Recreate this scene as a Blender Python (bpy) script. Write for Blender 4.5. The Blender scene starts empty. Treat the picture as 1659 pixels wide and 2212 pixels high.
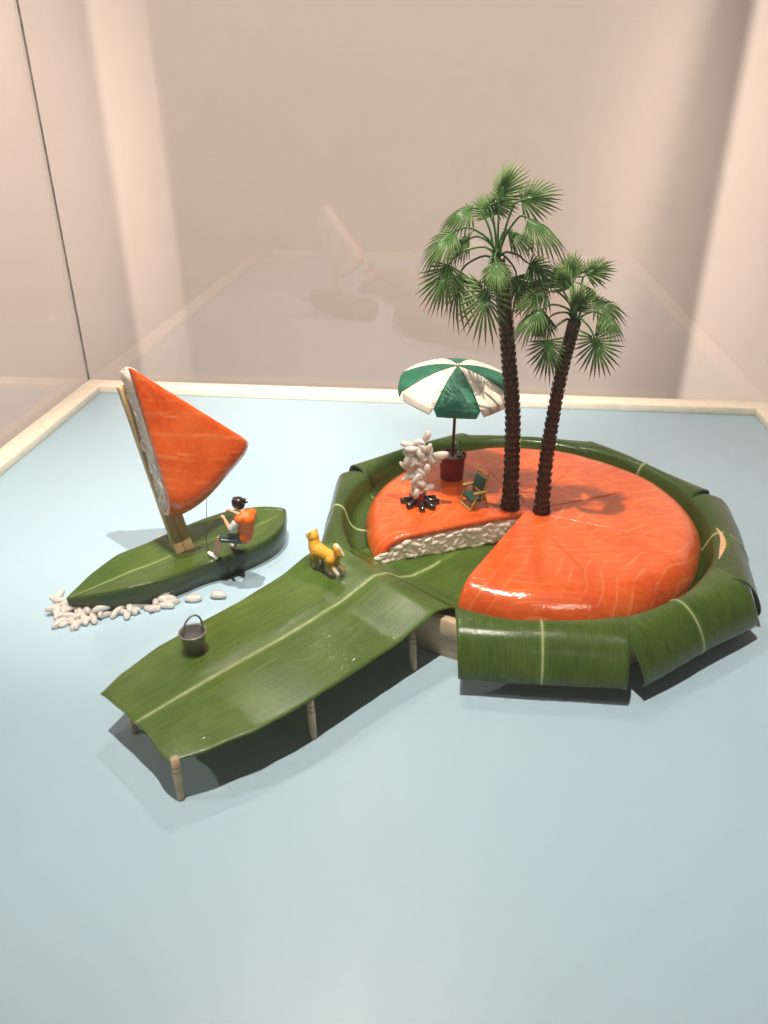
import bpy, bmesh, math, random
from mathutils import Vector, Matrix, Quaternion, noise
R=math.radians
random.seed(7)
sc=bpy.context.scene
col=sc.collection
# 1 Blender unit = 1 cm (miniature display)
sc.unit_settings.system='METRIC'; sc.unit_settings.scale_length=0.01

# ---------------------------------------------------------------- camera
cam=bpy.data.cameras.new('camera'); camo=bpy.data.objects.new('camera',cam); col.objects.link(camo)
cam.sensor_fit='VERTICAL'; cam.sensor_height=36; cam.sensor_width=27
cam.lens=36*1683/2212
cam.clip_start=0.2; cam.clip_end=1000
camo.location=(0,0,22)
camo.rotation_euler=(R(90-28.7),0,R(5.6))
cam.dof.use_dof=True; cam.dof.focus_distance=38.0; cam.dof.aperture_fstop=0.16
sc.camera=camo
sc.render.resolution_x=768; sc.render.resolution_y=1024

# ---------------------------------------------------------------- world + lamps
w=bpy.data.worlds.new('World'); sc.world=w; w.use_nodes=True
bg=w.node_tree.nodes['Background']; bg.inputs[0].default_value=(1.0,0.90,0.83,1); bg.inputs[1].default_value=0.125

def spot(name,loc,target,power,size,blend,colr,radius):
    l=bpy.data.lights.new(name,'SPOT'); l.energy=power; l.spot_size=R(size); l.spot_blend=blend
    l.color=colr; l.shadow_soft_size=radius
    o=bpy.data.objects.new(name,l); col.objects.link(o); o.location=loc
    d=Vector(target)-Vector(loc); o.rotation_euler=d.to_track_quat('-Z','Y').to_euler()
    return o
WARM=(1.0,0.90,0.78)
spot('ceiling_spot',(-10,22,105),(6,32,0),6.4e5,64,1.0,WARM,0.5)
spot('back_glint',(-13,76,80),(-4,26,0),0.8e5,48,0.8,WARM,0.6)  # added lamp emulating the ceiling spot mirrored in the back glass
spot('front_fill',(42,-52,92),(1.5,38,3),2.0e5,9.5,0.7,WARM,1.5)  # invented fill light that lifts the shaded rice face and fronts
spot('ceiling_spot',(34,-8,150),(-18,42,0),1.35e6,14,0.85,WARM,0.8)
spot('side_spot',(-105,4,92),(-8,32,3),2.0e5,30,0.8,WARM,2.0)
for wx,px in ((-62,3.5e6),(-8,3.7e6),(46,3.5e6)):  # added wash lights, out of view, to brighten the wall
    spot('wall_fill',(wx*0.8,-70,165),(wx,78,17),px,21,0.7,(1.0,0.86,0.76),4.0)

sc.view_settings.view_transform='Standard'; sc.view_settings.look='None'
sc.view_settings.exposure=0; sc.view_settings.gamma=1
try: sc.view_settings.use_curve_mapping=False
except Exception: pass
try:
    sc.cycles.transparent_max_bounces=24; sc.cycles.max_bounces=10
    sc.cycles.caustics_reflective=False; sc.cycles.caustics_refractive=False
    sc.cycles.sample_clamp_indirect=6
except Exception: pass

# ---------------------------------------------------------------- material helpers
class NT:
    def __init__(s,name):
        s.m=bpy.data.materials.new(name); s.m.use_nodes=True; s.t=s.m.node_tree
        s.p=s.t.nodes['Principled BSDF']; s.out=s.t.nodes['Material Output']
    def n(s,typ,**k):
        x=s.t.nodes.new(typ)
        for a,b in k.items():
            if a.startswith('i_'):
                key=a[2:]; key=int(key) if key.isdigit() else key.replace('_',' ')
                x.inputs[key].default_value=b
            else: setattr(x,a,b)
        return x
    def l(s,a,b): s.t.links.new(a,b)
    def ramp(s,fac,stops,interp='LINEAR'):
        r=s.t.nodes.new('ShaderNodeValToRGB'); r.color_ramp.interpolation=interp
        e=r.color_ramp.elements
        while len(e)<len(stops): e.new(0.5)
        for i,(p,c) in enumerate(stops):
            e[i].position=p; e[i].color=(c,c,c,1) if isinstance(c,(int,float)) else (*c,1)
        s.l(fac,r.inputs[0]); return r.outputs[0]
    def mix(s,fac,a,b,mode='MIX'):
        x=s.t.nodes.new('ShaderNodeMix'); x.data_type='RGBA'; x.blend_type=mode
        for sock,v in ((x.inputs[0],fac),(x.inputs[6],a),(x.inputs[7],b)):
            if hasattr(v,'is_linked'): s.l(v,sock)
            elif isinstance(v,(int,float)): sock.default_value=v
            else: sock.default_value=(*v,1)
        return x.outputs[2]
    def math(s,op,a,b=0.0,c=0.0):
        x=s.t.nodes.new('ShaderNodeMath'); x.operation=op
        for i,v in enumerate((a,b,c)):
            if hasattr(v,'is_linked'): s.l(v,x.inputs[i])
            else: x.inputs[i].default_value=v
        return x.outputs[0]
    def coord(s,kind='Object',scale=(1,1,1),rot=(0,0,0)):
        c=s.n('ShaderNodeTexCoord'); mp=s.n('ShaderNodeMapping'); mp.inputs['Scale'].default_value=scale; mp.inputs['Rotation'].default_value=rot
        s.l(c.outputs[kind],mp.inputs[0]); return mp.outputs[0]
    def noise(s,vec,scale,detail=3,rough=0.5,dist=0.0):
        x=s.n('ShaderNodeTexNoise'); s.l(vec,x.inputs['Vector']); x.inputs['Scale'].default_value=scale
        x.inputs['Detail'].default_value=detail; x.inputs['Roughness'].default_value=rough; x.inputs['Distortion'].default_value=dist
        return x.outputs['Fac']
    def bump(s,h,strength,dist,prev=None):
        b=s.n('ShaderNodeBump'); b.inputs['Strength'].default_value=strength; b.inputs['Distance'].default_value=dist
        s.l(h,b.inputs['Height'])
        if prev is not None: s.l(prev,b.inputs['Normal'])
        return b.outputs[0]
    def base(s,c):
        if hasattr(c,'is_linked'): s.l(c,s.p.inputs['Base Color'])
        else: s.p.inputs['Base Color'].default_value=(*c,1)
    def set(s,**k):
        for a,b in k.items():
            key=a.replace('_',' ')
            if hasattr(b,'is_linked'): s.l(b,s.p.inputs[key])
            else: s.p.inputs[key].default_value=b

MATS={}
def simple(name,c,rough=0.5,metal=0.0,var=0.12,scale=4.0,bump=0.0,bscale=20.0,coat=0.0,sss=0.0,sssr=(1,.4,.2),spec=0.5,bdist=0.02):
    if name in MATS: return MATS[name]
    n=NT(name); v=n.coord('Object')
    f=n.noise(v,scale,4)
    lo=tuple(x*(1-var) for x in c); hi=tuple(min(1,x*(1+var)) for x in c)
    n.base(n.ramp(f,[(0.3,lo),(0.7,hi)]))
    n.set(Roughness=rough,Metallic=metal,Specular_IOR_Level=spec)
    if coat: n.set(Coat_Weight=coat,Coat_Roughness=0.12)
    if sss: n.set(Subsurface_Weight=sss,Subsurface_Radius=sssr,Subsurface_Scale=0.15)
    if bump: n.set(Normal=n.bump(n.noise(v,bscale,3),bump,bdist))
    MATS[name]=n.m; return n.m

def mat_leaf(name,dark,light,wet=1.0,sparkle=1.0):
    n=NT(name); uv=n.coord('UV'); ob=n.coord('Object')
    cu=n.coord('UV',scale=(16,0.5,1)); vein=n.noise(cu,1.0,4,0.6)
    cu2=n.coord('UV',scale=(42,0.35,1)); vein2=n.noise(cu2,1.0,2,0.5)
    big=n.noise(ob,0.45,3,0.6)
    c=n.ramp(big,[(0.25,dark),(0.75,light)])
    dk=tuple(x*0.62 for x in dark)
    c=n.mix(n.ramp(vein,[(0.38,0.55),(0.56,0.0)]),c,dk)
    c=n.mix(n.math('MULTIPLY',n.ramp(vein2,[(0.5,0.0),(0.7,1.0)]),0.22),c,tuple(min(1,x*1.7) for x in light))
    # blade pales towards the midrib
    sp=n.n('ShaderNodeSeparateXYZ'); n.l(n.n('ShaderNodeTexCoord').outputs['UV'],sp.inputs[0])
    ctr=n.ramp(n.math('ABSOLUTE',sp.outputs[0]),[(0.03,0.32),(0.25,0.0)])
    c=n.mix(ctr,c,tuple(min(1,x*2.0) for x in light))
    n.base(c)
    drop=n.n('ShaderNodeTexVoronoi'); n.l(n.coord('UV',scale=(6.5,3.2,1)),drop.inputs['Vector']); drop.inputs['Scale'].default_value=1.0
    dm=n.noise(ob,1.3,3,0.6)
    d=n.ramp(drop.outputs['Distance'],[(0.0,1.0),(0.36,0.0)])
    d=n.math('MULTIPLY',d,n.ramp(dm,[(0.36,0.0),(0.52,1.0)]))
    fine=n.noise(n.coord('UV',scale=(11,4.5,1)),1.0,3,0.65)
    nb=n.bump(vein,0.4*wet,0.04); nb=n.bump(vein2,0.35,0.03,nb)
    nb=n.bump(fine,0.15*sparkle,0.03,nb); nb=n.bump(d,0.15*sparkle,0.05,nb)
    n.set(Normal=nb,Roughness=n.ramp(vein2,[(0.3,0.30),(0.7,0.42)]),Specular_IOR_Level=0.2)
    cb=n.bump(d,0.35*sparkle,0.05); cb=n.bump(fine,0.6*sparkle,0.045,cb); cb=n.bump(vein2,0.15,0.02,cb)
    n.set(Coat_Weight=1.0,Coat_Roughness=0.12,Coat_Normal=cb)
    # light passes through the blade
    tr=n.n('ShaderNodeBsdfTranslucent'); n.l(n.mix(1.0,c,(1.1,1.25,0.5),'MULTIPLY'),tr.inputs[0])
    mx=n.n('ShaderNodeMixShader',i_0=0.34); n.l(n.p.outputs[0],mx.inputs[1]); n.l(tr.outputs[0],mx.inputs[2]); n.l(mx.outputs[0],n.out.inputs[0])
    return n.m
LEAF=mat_leaf('bamboo_leaf',(0.060,0.130,0.018),(0.125,0.212,0.036),sparkle=0.4)
LEAFJ=mat_leaf('bamboo_leaf_jetty',(0.078,0.165,0.022),(0.165,0.270,0.048),sparkle=0.6)
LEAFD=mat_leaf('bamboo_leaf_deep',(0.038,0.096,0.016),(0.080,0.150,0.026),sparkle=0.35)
RIB=simple('leaf_midrib',(0.30,0.345,0.17),0.4,var=0.2,scale=3,bump=0.2,bscale=15)

def mat_salmon(name,rots,freq):
    n=NT(name); ob=n.coord('Object')
    warp=n.n('ShaderNodeTexNoise'); n.l(ob,warp.inputs['Vector']); warp.inputs['Scale'].default_value=0.22; warp.inputs['Detail'].default_value=1
    vm=n.n('ShaderNodeVectorMath',operation='MULTIPLY_ADD'); n.l(warp.outputs['Color'],vm.inputs[0]); vm.inputs[1].default_value=(2.4,2.4,1.8); n.l(ob,vm.inputs[2])
    def lines(rot,freq,width):
        mp=n.n('ShaderNodeMapping'); mp.inputs['Location'].default_value=rot; n.l(vm.outputs[0],mp.inputs[0])
        wv=n.n('ShaderNodeTexWave',wave_type='RINGS',rings_direction='SPHERICAL',wave_profile='SIN'); n.l(mp.outputs[0],wv.inputs['Vector'])
        wv.inputs['Scale'].default_value=freq; wv.inputs['Distortion'].default_value=0.6; wv.inputs['Detail'].default_value=2; wv.inputs['Detail Scale'].default_value=0.8
        return n.ramp(wv.outputs['Fac'],[(1-width*2.2,0.0),(1.0-width*0.5,1.0)])
    l1=lines(rots[0],freq,0.05); l2=lines(rots[1],freq*0.8,0.045)
    m1=n.ramp(n.noise(ob,0.38,2,0.5),[(0.45,0.0),(0.55,1.0)])
    brk=n.ramp(n.noise(ob,0.8,4,0.6),[(0.34,0.0),(0.62,1.0)])
    ln=n.math('MAXIMUM',n.math('MULTIPLY',l1,m1),n.math('MULTIPLY',l2,n.math('SUBTRACT',1.0,m1)))
    ln=n.math('MULTIPLY',ln,brk)
    big=n.noise(ob,0.55,4,0.6)
    c=n.ramp(big,[(0.28,(0.59,0.066,0.006)),(0.5,(0.70,0.106,0.013)),(0.74,(0.77,0.150,0.028))])
    streak=n.noise(n.coord('Object',scale=(0.5,3.6,1.5),rot=(0,0,R(20))),2.0,5,0.7)
    c=n.mix(n.math('MULTIPLY',n.ramp(streak,[(0.46,0.0),(0.70,1.0)]),0.34),c,(0.80,0.19,0.065))
    c=n.mix(n.math('MULTIPLY',ln,0.30),c,(0.90,0.40,0.20))
    n.base(c)
    n1=n.noise(ob,2.3,4,0.6); n2=n.noise(ob,11,3,0.6); n3=n.noise(ob,26,2,0.5)
    nb=n.bump(ln,0.15,0.05); nb=n.bump(streak,0.2,0.06,nb); nb=n.bump(n1,0.3,0.10,nb); nb=n.bump(n2,0.32,0.05,nb); nb=n.bump(n3,0.25,0.03,nb)
    cb=n.bump(n1,0.30,0.10); cb=n.bump(n2,0.13,0.05,cb); cb=n.bump(n3,0.07,0.03,cb); n.set(Coat_Normal=cb)
    n.set(Normal=nb,Roughness=0.45,Specular_IOR_Level=0.15,Coat_Weight=1.0,Coat_Roughness=0.13,
          Subsurface_Weight=0.35,Subsurface_Radius=(1.0,0.22,0.08),Subsurface_Scale=0.25)
    return n.m
SALMON=mat_salmon('salmon_flesh',((-5,-58,0),(-22,-24,0)),0.55)
SALMON_SAIL=mat_salmon('salmon_flesh_sail',((15.5,-33,4),(15,-33,2)),0.36)
SALMON_CUT=simple('salmon_cut_groove',(0.62,0.065,0.012),0.35,var=0.15,scale=3,coat=0.4)
RICE=simple('cooked_rice',(0.84,0.79,0.74),0.2,var=0.05,scale=2.5,sss=0.3,sssr=(1.2,0.9,0.7),coat=0.6,bump=0.12,bscale=7,bdist=0.03)
def mat_rice():
    n=NT('cooked_rice_grain'); v=n.coord('Object'); c=n.ramp(n.noise(v,2.5,3),[(0.3,(0.79,0.745,0.705)),(0.7,(0.87,0.835,0.80))]); n.base(c)
    n.set(Roughness=0.3,Coat_Weight=0.8,Coat_Roughness=0.08,Normal=n.bump(n.noise(v,7,3),0.35,0.04),IOR=1.4)
    tr=n.n('ShaderNodeBsdfTranslucent'); n.l(c,tr.inputs[0]); mx=n.n('ShaderNodeMixShader',i_0=0.38)
    n.l(n.p.outputs[0],mx.inputs[1]); n.l(tr.outputs[0],mx.inputs[2]); n.l(mx.outputs[0],n.out.inputs[0]); return n.m
RICE=mat_rice()
RICE_FACE=simple('cut_rice',(0.80,0.68,0.60),0.22,var=0.10,scale=2.5,coat=0.5,bump=0.12,bscale=7,bdist=0.03)
RICE_BED=simple('packed_rice',(0.80,0.665,0.585),0.35,var=0.05,scale=3.5,bump=0.25,bscale=4.5,bdist=0.1)
def mat_wood(name,a,b,scale=(1,1,14),rot=(0,0,0),rough=0.6):
    n=NT(name); v=n.coord('Object',scale=scale,rot=rot); g=n.noise(v,1.0,4,0.6,0.4)
    n.base(n.ramp(g,[(0.3,a),(0.7,b)])); n.set(Roughness=rough,Normal=n.bump(g,0.25,0.02)); return n.m
TRAYWOOD=mat_wood('pale_cypress',(0.50,0.36,0.22),(0.66,0.51,0.34),(0.5,0.5,9))
POSTWOOD=mat_wood('bamboo_skewer',(0.42,0.30,0.19),(0.58,0.45,0.30),(9,9,0.6))
MASTWOOD=mat_wood('chopstick_wood',(0.56,0.38,0.19),(0.70,0.52,0.29),(7,7,0.5))
CHAIRWOOD=simple('ochre_chair_paint',(0.40,0.25,0.06),0.45,var=0.15,scale=6)

def mat_table():
    n=NT('pale_blue_board'); v=n.coord('Object')
    f=n.noise(v,0.06,4,0.5); g=n.noise(v,2.2,5,0.65)
    c=n.ramp(f,[(0.3,(0.375,0.520,0.625)),(0.7,(0.40,0.545,0.645))])
    sp=n.ramp(n.noise(v,1.6,2,0.4),[(0.20,1.0),(0.235,0.0)])
    c=n.mix(n.math('MULTIPLY',sp,0.25),c,(0.32,0.38,0.40))
    scf=n.noise(n.coord('Object',scale=(0.9,0.25,1),rot=(0,0,R(35))),0.8,5,0.7); c=n.mix(n.math('MULTIPLY',n.ramp(scf,[(0.60,0.0),(0.78,1.0)]),0.12),c,(0.52,0.60,0.64))
    n.base(c); n.set(Roughness=n.ramp(scf,[(0.3,0.36),(0.7,0.5)]),Specular_IOR_Level=0.4,Normal=n.bump(g,0.05,0.03)); return n.m
def mat_wall():
    n=NT('plaster_wall'); v=n.coord('Object')
    big=n.noise(v,0.035,3,0.5); mid=n.noise(v,0.3,4,0.6)
    wv=n.noise(n.coord('Object',scale=(0.25,1,3.0)),0.9,3,0.6)
    c=n.ramp(big,[(0.3,(0.60,0.525,0.49)),(0.7,(0.645,0.555,0.515))])
    n.base(c)
    nb=n.bump(mid,0.25,0.25); nb=n.bump(wv,0.15,0.1,nb)
    pim=n.n('ShaderNodeTexVoronoi'); n.l(v,pim.inputs['Vector']); pim.inputs['Scale'].default_value=0.1
    nb=n.bump(n.ramp(pim.outputs['Distance'],[(0.0,1.0),(0.06,0.0)]),0.2,0.2,nb)
    n.set(Roughness=0.85,Normal=nb); return n.m
def mat_glass():
    n=NT('case_glass'); g=n.n('ShaderNodeNewGeometry')
    ior=n.math('MULTIPLY_ADD',g.outputs['Backfacing'],1/1.62-1.62,1.62)
    fr=n.n('ShaderNodeFresnel'); n.l(ior,fr.inputs[0])
    t=n.n('ShaderNodeBsdfTransparent'); t.inputs[0].default_value=(0.975,0.975,0.97,1)
    gl=n.n('ShaderNodeBsdfGlossy'); gl.inputs['Roughness'].default_value=0.0
    m=n.n('ShaderNodeMixShader'); n.l(fr.outputs[0],m.inputs[0]); n.l(t.outputs[0],m.inputs[1]); n.l(gl.outputs[0],m.inputs[2]); n.l(m.outputs[0],n.out.inputs[0])
    return n.m
GLASS=mat_glass()

# ---------------------------------------------------------------- mesh helpers
def mesh(name,vs,fs,mat=None,smooth=True,uv=None):
    me=bpy.data.meshes.new(name); me.from_pydata([tuple(v) for v in vs],[],fs); me.update()
    if smooth: me.polygons.foreach_set('use_smooth',[True]*len(me.polygons))
    if uv:
        l=me.uv_layers.new(name='UVMap')
        for i,lp in enumerate(me.loops): l.data[i].uv=uv[lp.vertex_index]
    if mat: me.materials.append(mat)
    return me
def fixn(me):
    bm=bmesh.new(); bm.from_mesh(me); bmesh.ops.recalc_face_normals(bm,faces=bm.faces[:]); bm.to_mesh(me); bm.free(); return me
def tag(o,label,cat,group=None):
    o['label']=label; o['category']=cat
    if group: o['group']=group
    return o
def root(name,loc,label,cat,group=None):
    o=bpy.data.objects.new(name,None); o.empty_display_size=0.3; col.objects.link(o); o.location=loc
    return tag(o,label,cat,group)
def part(name,me,parent=None,mat=None,label=None,kind=None):
    o=bpy.data.objects.new(name,me); col.objects.link(o)
    if mat: 
        me.materials.clear(); me.materials.append(mat)
    if parent is not None:
        o.parent=parent
        if parent.type=='EMPTY': o.matrix_parent_inverse=Matrix.Translation(-parent.location)
    if label: o['label']=label
    if kind: o['kind']=kind
    return o
def grid(f,nu,nv,closeu=False):
    """f(i/(nu-1), j/(nv-1)) -> point"""
    vs=[];uv=[]
    for j in range(nv):
        for i in range(nu):
            a=i/(nu-1) if not closeu else i/nu
            vs.append(f(a,j/(nv-1)))
    fs=[]
    for j in range(nv-1):
        for i in range(nu-1 if not closeu else nu):
            k=(i+1)%nu
            fs.append((j*nu+i,j*nu+k,(j+1)*nu+k,(j+1)*nu+i))
    return vs,fs
def join(lists):
    V=[];F=[]
    for vs,fs in lists:
        o=len(V); V+=list(vs); F+=[tuple(i+o for i in f) for f in fs]
    return V,F
def box(x0,x1,y0,y1,z0,z1):
    v=[(x,y,z) for z in (z0,z1) for x,y in ((x0,y0),(x1,y0),(x1,y1),(x0,y1))]
    return v,[(0,3,2,1),(4,5,6,7),(0,1,5,4),(1,2,6,5),(2,3,7,6),(3,0,4,7)]
def bevel(me,wd,seg=2):
    bm=bmesh.new(); bm.from_mesh(me)
    bmesh.ops.bevel(bm,geom=bm.edges[:],offset=wd,segments=seg,affect='EDGES',profile=0.5); bm.to_mesh(me); bm.free()
    me.polygons.foreach_set('use_smooth',[True]*len(me.polygons)); return me
def frame(t):
    t=Vector(t).normalized(); a=Vector((0,0,1)) if abs(t.z)<0.9 else Vector((1,0,0))
    u=t.cross(a).normalized(); return u,t.cross(u).normalized()
def tube(pts,rad,seg=8,cap=True,sub=0,ref=None):
    P=[Vector(p) for p in pts]
    if not hasattr(rad,'__len__'): rad=[rad]*len(P)
    if sub:
        Q=[];q=[]
        n=len(P)
        for i in range(n-1):
            p0=P[max(i-1,0)];p1=P[i];p2=P[i+1];p3=P[min(i+2,n-1)]
            for k in range(sub):
                t=k/sub
                Q.append(0.5*((2*p1)+(-p0+p2)*t+(2*p0-5*p1+4*p2-p3)*t*t+(-p0+3*p1-3*p2+p3)*t**3)); q.append(rad[i]*(1-t)+rad[i+1]*t)
        Q.append(P[-1]);q.append(rad[-1]); P,rad=Q,q
    vs=[];fs=[];u=None
    for i,p in enumerate(P):
        t=(P[min(i+1,len(P)-1)]-P[max(i-1,0)]).normalized()
        if u is None:
            u,v=frame(t)
        else:
            u=(u-t*u.dot(t)).normalized()
        v=t.cross(u)
        for k in range(seg):
            a=2*math.pi*k/seg
            vs.append(p+(u*math.cos(a)+v*math.sin(a))*rad[i])
    for i in range(len(P)-1):
        for k in range(seg):
            fs.append((i*seg+k,i*seg+(k+1)%seg,(i+1)*seg+(k+1)%seg,(i+1)*seg+k))
    if cap: fs.append(tuple(range(seg-1,-1,-1))); fs.append(tuple((len(P)-1)*seg+k for k in range(seg)))
    return vs,fs
def lathe(prof,cx,cy,seg=24):
    vs=[(cx+r*math.cos(2*math.pi*k/seg),cy+r*math.sin(2*math.pi*k/seg),z) for r,z in prof for k in range(seg)]
    fs=[(i*seg+k,i*seg+(k+1)%seg,(i+1)*seg+(k+1)%seg,(i+1)*seg+k) for i in range(len(prof)-1) for k in range(seg)]
    if prof[0][0]>1e-6: fs.append(tuple(range(seg-1,-1,-1)))
    if prof[-1][0]>1e-6: fs.append(tuple((len(prof)-1)*seg+k for k in range(seg)))
    return vs,fs
def capsule(p,q,r1,r2,seg=12,rings=4):
    p=Vector(p);q=Vector(q);d=q-p
    if d.length<1e-5: d=Vector((0,0,1e-4)); q=p+d
    t=d.normalized();u,v=frame(t);vs=[];fs=[];rows=[]
    for i in range(rings+1):
        a=-math.pi/2+math.pi/2*i/rings; rows.append((p+t*r1*math.sin(a),max(r1*math.cos(a),1e-4)))
    for i in range(rings+1):
        a=math.pi/2*i/rings; rows.append((q+t*r2*math.sin(a),max(r2*math.cos(a),1e-4)))
    for c,r in rows:
        for k in range(seg):
            a=2*math.pi*k/seg; vs.append(c+(u*math.cos(a)+v*math.sin(a))*r)
    for i in range(len(rows)-1):
        for k in range(seg): fs.append((i*seg+k,i*seg+(k+1)%seg,(i+1)*seg+(k+1)%seg,(i+1)*seg+k))
    fs.append(tuple(range(seg-1,-1,-1))); fs.append(tuple((len(rows)-1)*seg+k for k in range(seg)))
    return vs,fs
def ell(c,rx,ry,rz,rot=None,seg=16,rings=10):
    vs=[];fs=[]
    for i in range(rings+1):
        a=-math.pi/2+math.pi*i/rings
        for k in range(seg):
            b=2*math.pi*k/seg; v=Vector((max(math.cos(a),1e-3)*math.cos(b)*rx,max(math.cos(a),1e-3)*math.sin(b)*ry,math.sin(a)*rz))
            if rot is not None: v=rot@v
            vs.append(v+Vector(c))
    for i in range(rings):
        for k in range(seg): fs.append((i*seg+k,i*seg+(k+1)%seg,(i+1)*seg+(k+1)%seg,(i+1)*seg+k))
    fs.append(tuple(range(seg-1,-1,-1))); fs.append(tuple(rings*seg+k for k in range(seg)))
    return vs,fs
def organic(name,shapes,voxel,mat,parent,smooth=3,label=None,factor=0.5):
    """one continuous skin grown over a set of overlapping rounded masses"""
    V,F=join(shapes); me=mesh(name,V,F)
    o=bpy.data.objects.new('_tmp',me); col.objects.link(o)
    m=o.modifiers.new('r','REMESH'); m.mode='VOXEL'; m.voxel_size=voxel; m.use_smooth_shade=True
    s=o.modifiers.new('s','SMOOTH'); s.iterations=smooth; s.factor=factor
    dg=bpy.context.evaluated_depsgraph_get(); me2=bpy.data.meshes.new_from_object(o.evaluated_get(dg))
    bpy.data.objects.remove(o); bpy.data.meshes.remove(me); me2.name=name
    me2.materials.clear()
    return part(name,me2,parent,mat,label)
def nz(x,y,z=0.0): return noise.noise(Vector((x,y,z)))

# ================================================================ setting
XL,XR,YF,YB=-30.4,24.1,1.4,59.4          # glass planes of the case
FW=1.55; FH=0.6
tb=part('table_top',bevel(mesh('table_top',*box(XL-0.2,XR+0.2,YF-0.2,YB+0.2,-2.5,0)),0.02),mat=mat_table()); tb['kind']='structure'
wl=part('wall',mesh('wall',*box(-260,260,78,82,-90,240),smooth=False),mat=mat_wall()); wl['kind']='structure'
case=root('display_case',(-3.15,30.4,0),'clear glass display case with cream painted wooden frame around the blue table','display case')
CREAM=simple('cream_frame_paint',(0.88,0.78,0.64),0.5,var=0.07,scale=1.6,bump=0.3,bscale=2.2,bdist=0.05)
e=0.002
for b in ((XL,XL+FW,YF+FW+e,YB-FW-e),(XR-FW,XR,YF+FW+e,YB-FW-e),(XL,XR,YB-FW,YB),(XL,XR,YF,YF+FW)):
    part('frame_rail',bevel(mesh('frame_rail',*box(b[0],b[1],b[2],b[3],0.003,FH)),0.06),case,CREAM)
GT=0.35; GH=70
for nme,b in (('back',(XL-GT,XR+GT,YB+0.01,YB+GT,-2,GH)),('left',(XL-GT,XL-0.01,YF,YB,-2,GH)),('right',(XR+0.01,XR+GT,YF,YB,-2,GH)),('front',(XL-GT,XR+GT,YF-GT,YF-0.01,-2,GH)),('top',(XL-GT,XR+GT,YF-GT,YB+GT,GH+0.01,GH+GT))):
    part('glass_panel',mesh('glass_panel',*box(*b),smooth=False),case,GLASS)
SEAM=simple('glass_edge',(0.34,0.29,0.25),0.25,var=0.5,scale=1.2,bump=0.3,bscale=5)
for x,y in ((XL-0.12,YB+0.12),(XR+0.12,YB+0.12)):
    part('glass_seam',mesh('glass_seam',*box(x-0.055,x+0.055,y-0.055,y+0.055,-0.5,GH),smooth=False),case,SEAM)

# ================================================================ wooden tray
CX,CY=3.75,36.2
tray=root('wooden_tray',(CX,CY,0),'round pale wooden tray under the salmon sushi island','tray')
part('tray_wall',mesh('tray_wall',*lathe([(9.45,0.0),(9.85,0.0),(9.87,1.9),(9.8,1.95),(9.5,1.95),(9.45,1.9),(9.45,0.0)],CX,CY,96)),tray,TRAYWOOD)
part('tray_floor',mesh('tray_floor',*lathe([(0,0.4),(9.44,0.4),(9.44,0.95),(0,0.95)],CX,CY,64)),tray,TRAYWOOD)

# ================================================================ bamboo leaves over the rim
def interp(tab,x):
    for (a,b),(c,d) in zip(tab,tab[1:]):
        if x<=c: 
            t=(x-a)/(c-a) if c>a else 0
            t=t*t*(3-2*t)*0.35+t*0.65
            return b+(d-b)*t
    return tab[-1][1]
def smoothpoly(pts,n):
    P=[Vector((a,b,0)) for a,b in pts]; out=[]
    N=len(P)
    for i in range(N-1):
        p0=P[max(i-1,0)];p1=P[i];p2=P[i+1];p3=P[min(i+2,N-1)]
        for k in range(n):
            t=k/n; q=0.5*((2*p1)+(-p0+p2)*t+(2*p0-5*p1+4*p2-p3)*t*t+(-p0+3*p1-3*p2+p3)*t**3); out.append((q.x,q.y))
    out.append((P[-1].x,P[-1].y)); return out
def blade(name,pf,hw,nu,nv,length,mat,parent,thick=0.035,ribw=0.09,v0=0.0,v1=1.0):
    """pf(p,v) point on blade, p signed cross position -1..1"""
    vs,fs=grid(lambda a,b: pf(a*2-1,b),nu,nv)
    uv=[((i/(nu-1)*2-1)*hw,j/(nv-1)*length) for j in range(nv) for i in range(nu)]
    me=mesh(name,vs,fs,mat,uv=uv); fixn(me)
    o=part(name,me,parent)
    s=o.modifiers.new('thickness','SOLIDIFY'); s.thickness=thick; s.offset=-1
    return o
def ribstrip(pf,w,nv,h,parent,v0=0,v1=1):
    t1=Vector(pf(w,.45))-Vector(pf(-w,.45)); t2=Vector(pf(0,.455))-Vector(pf(0,.445))
    if t1.cross(t2).z<0: h=-h
    def g(a,b):
        v=v0+(v1-v0)*b; p=a*2-1
        q=Vector(pf(p*w,v)); 
        d1=Vector(pf(w,v))-Vector(pf(-w,v)); d2=Vector(pf(0,min(v+0.004,1)))-Vector(pf(0,max(v-0.004,0)))
        n=d1.cross(d2).normalized()
        return q+n*h*1.35*(1-p*p*1.2)
    vs,fs=grid(g,5,nv)
    return part('midrib',mesh('midrib',vs,fs),parent,RIB)
leafspec=[ # azimuth, half width, flare, layer, seed, label
 (-89,3.52,1.0,0.05,1,'broad bamboo leaf folded over the front of the tray, highlights along its bend'),
 (-51,3.85,0.95,0.0,2,'bamboo leaf folded over the front right of the tray, meeting the torn one'),
 (-8,4.3,0.85,-0.03,3,'bamboo leaf with a torn cream slit at the right of the tray'),
 (41,4.1,0.55,0.03,4,'bamboo leaf folded over the back right rim, its pale midrib showing'),
 (88,4.1,0.5,0.0,5,'bamboo leaf behind the palm trunks at the back of the tray'),
 (131,4.2,0.45,0.03,6,'bamboo leaf at the back left of the tray behind the red pot'),
 (182,4.2,0.40,-0.02,7,'bamboo leaf on the left rim of the tray nearest the dog')]
prof0=[(7.2,1.06),(8.5,1.12),(9.0,1.42),(9.22,1.95),(9.42,2.42),(9.78,2.60),(10.3,2.48),(10.85,2.1),(11.3,1.55),(11.52,1.05),(11.48,0.72)]
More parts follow.
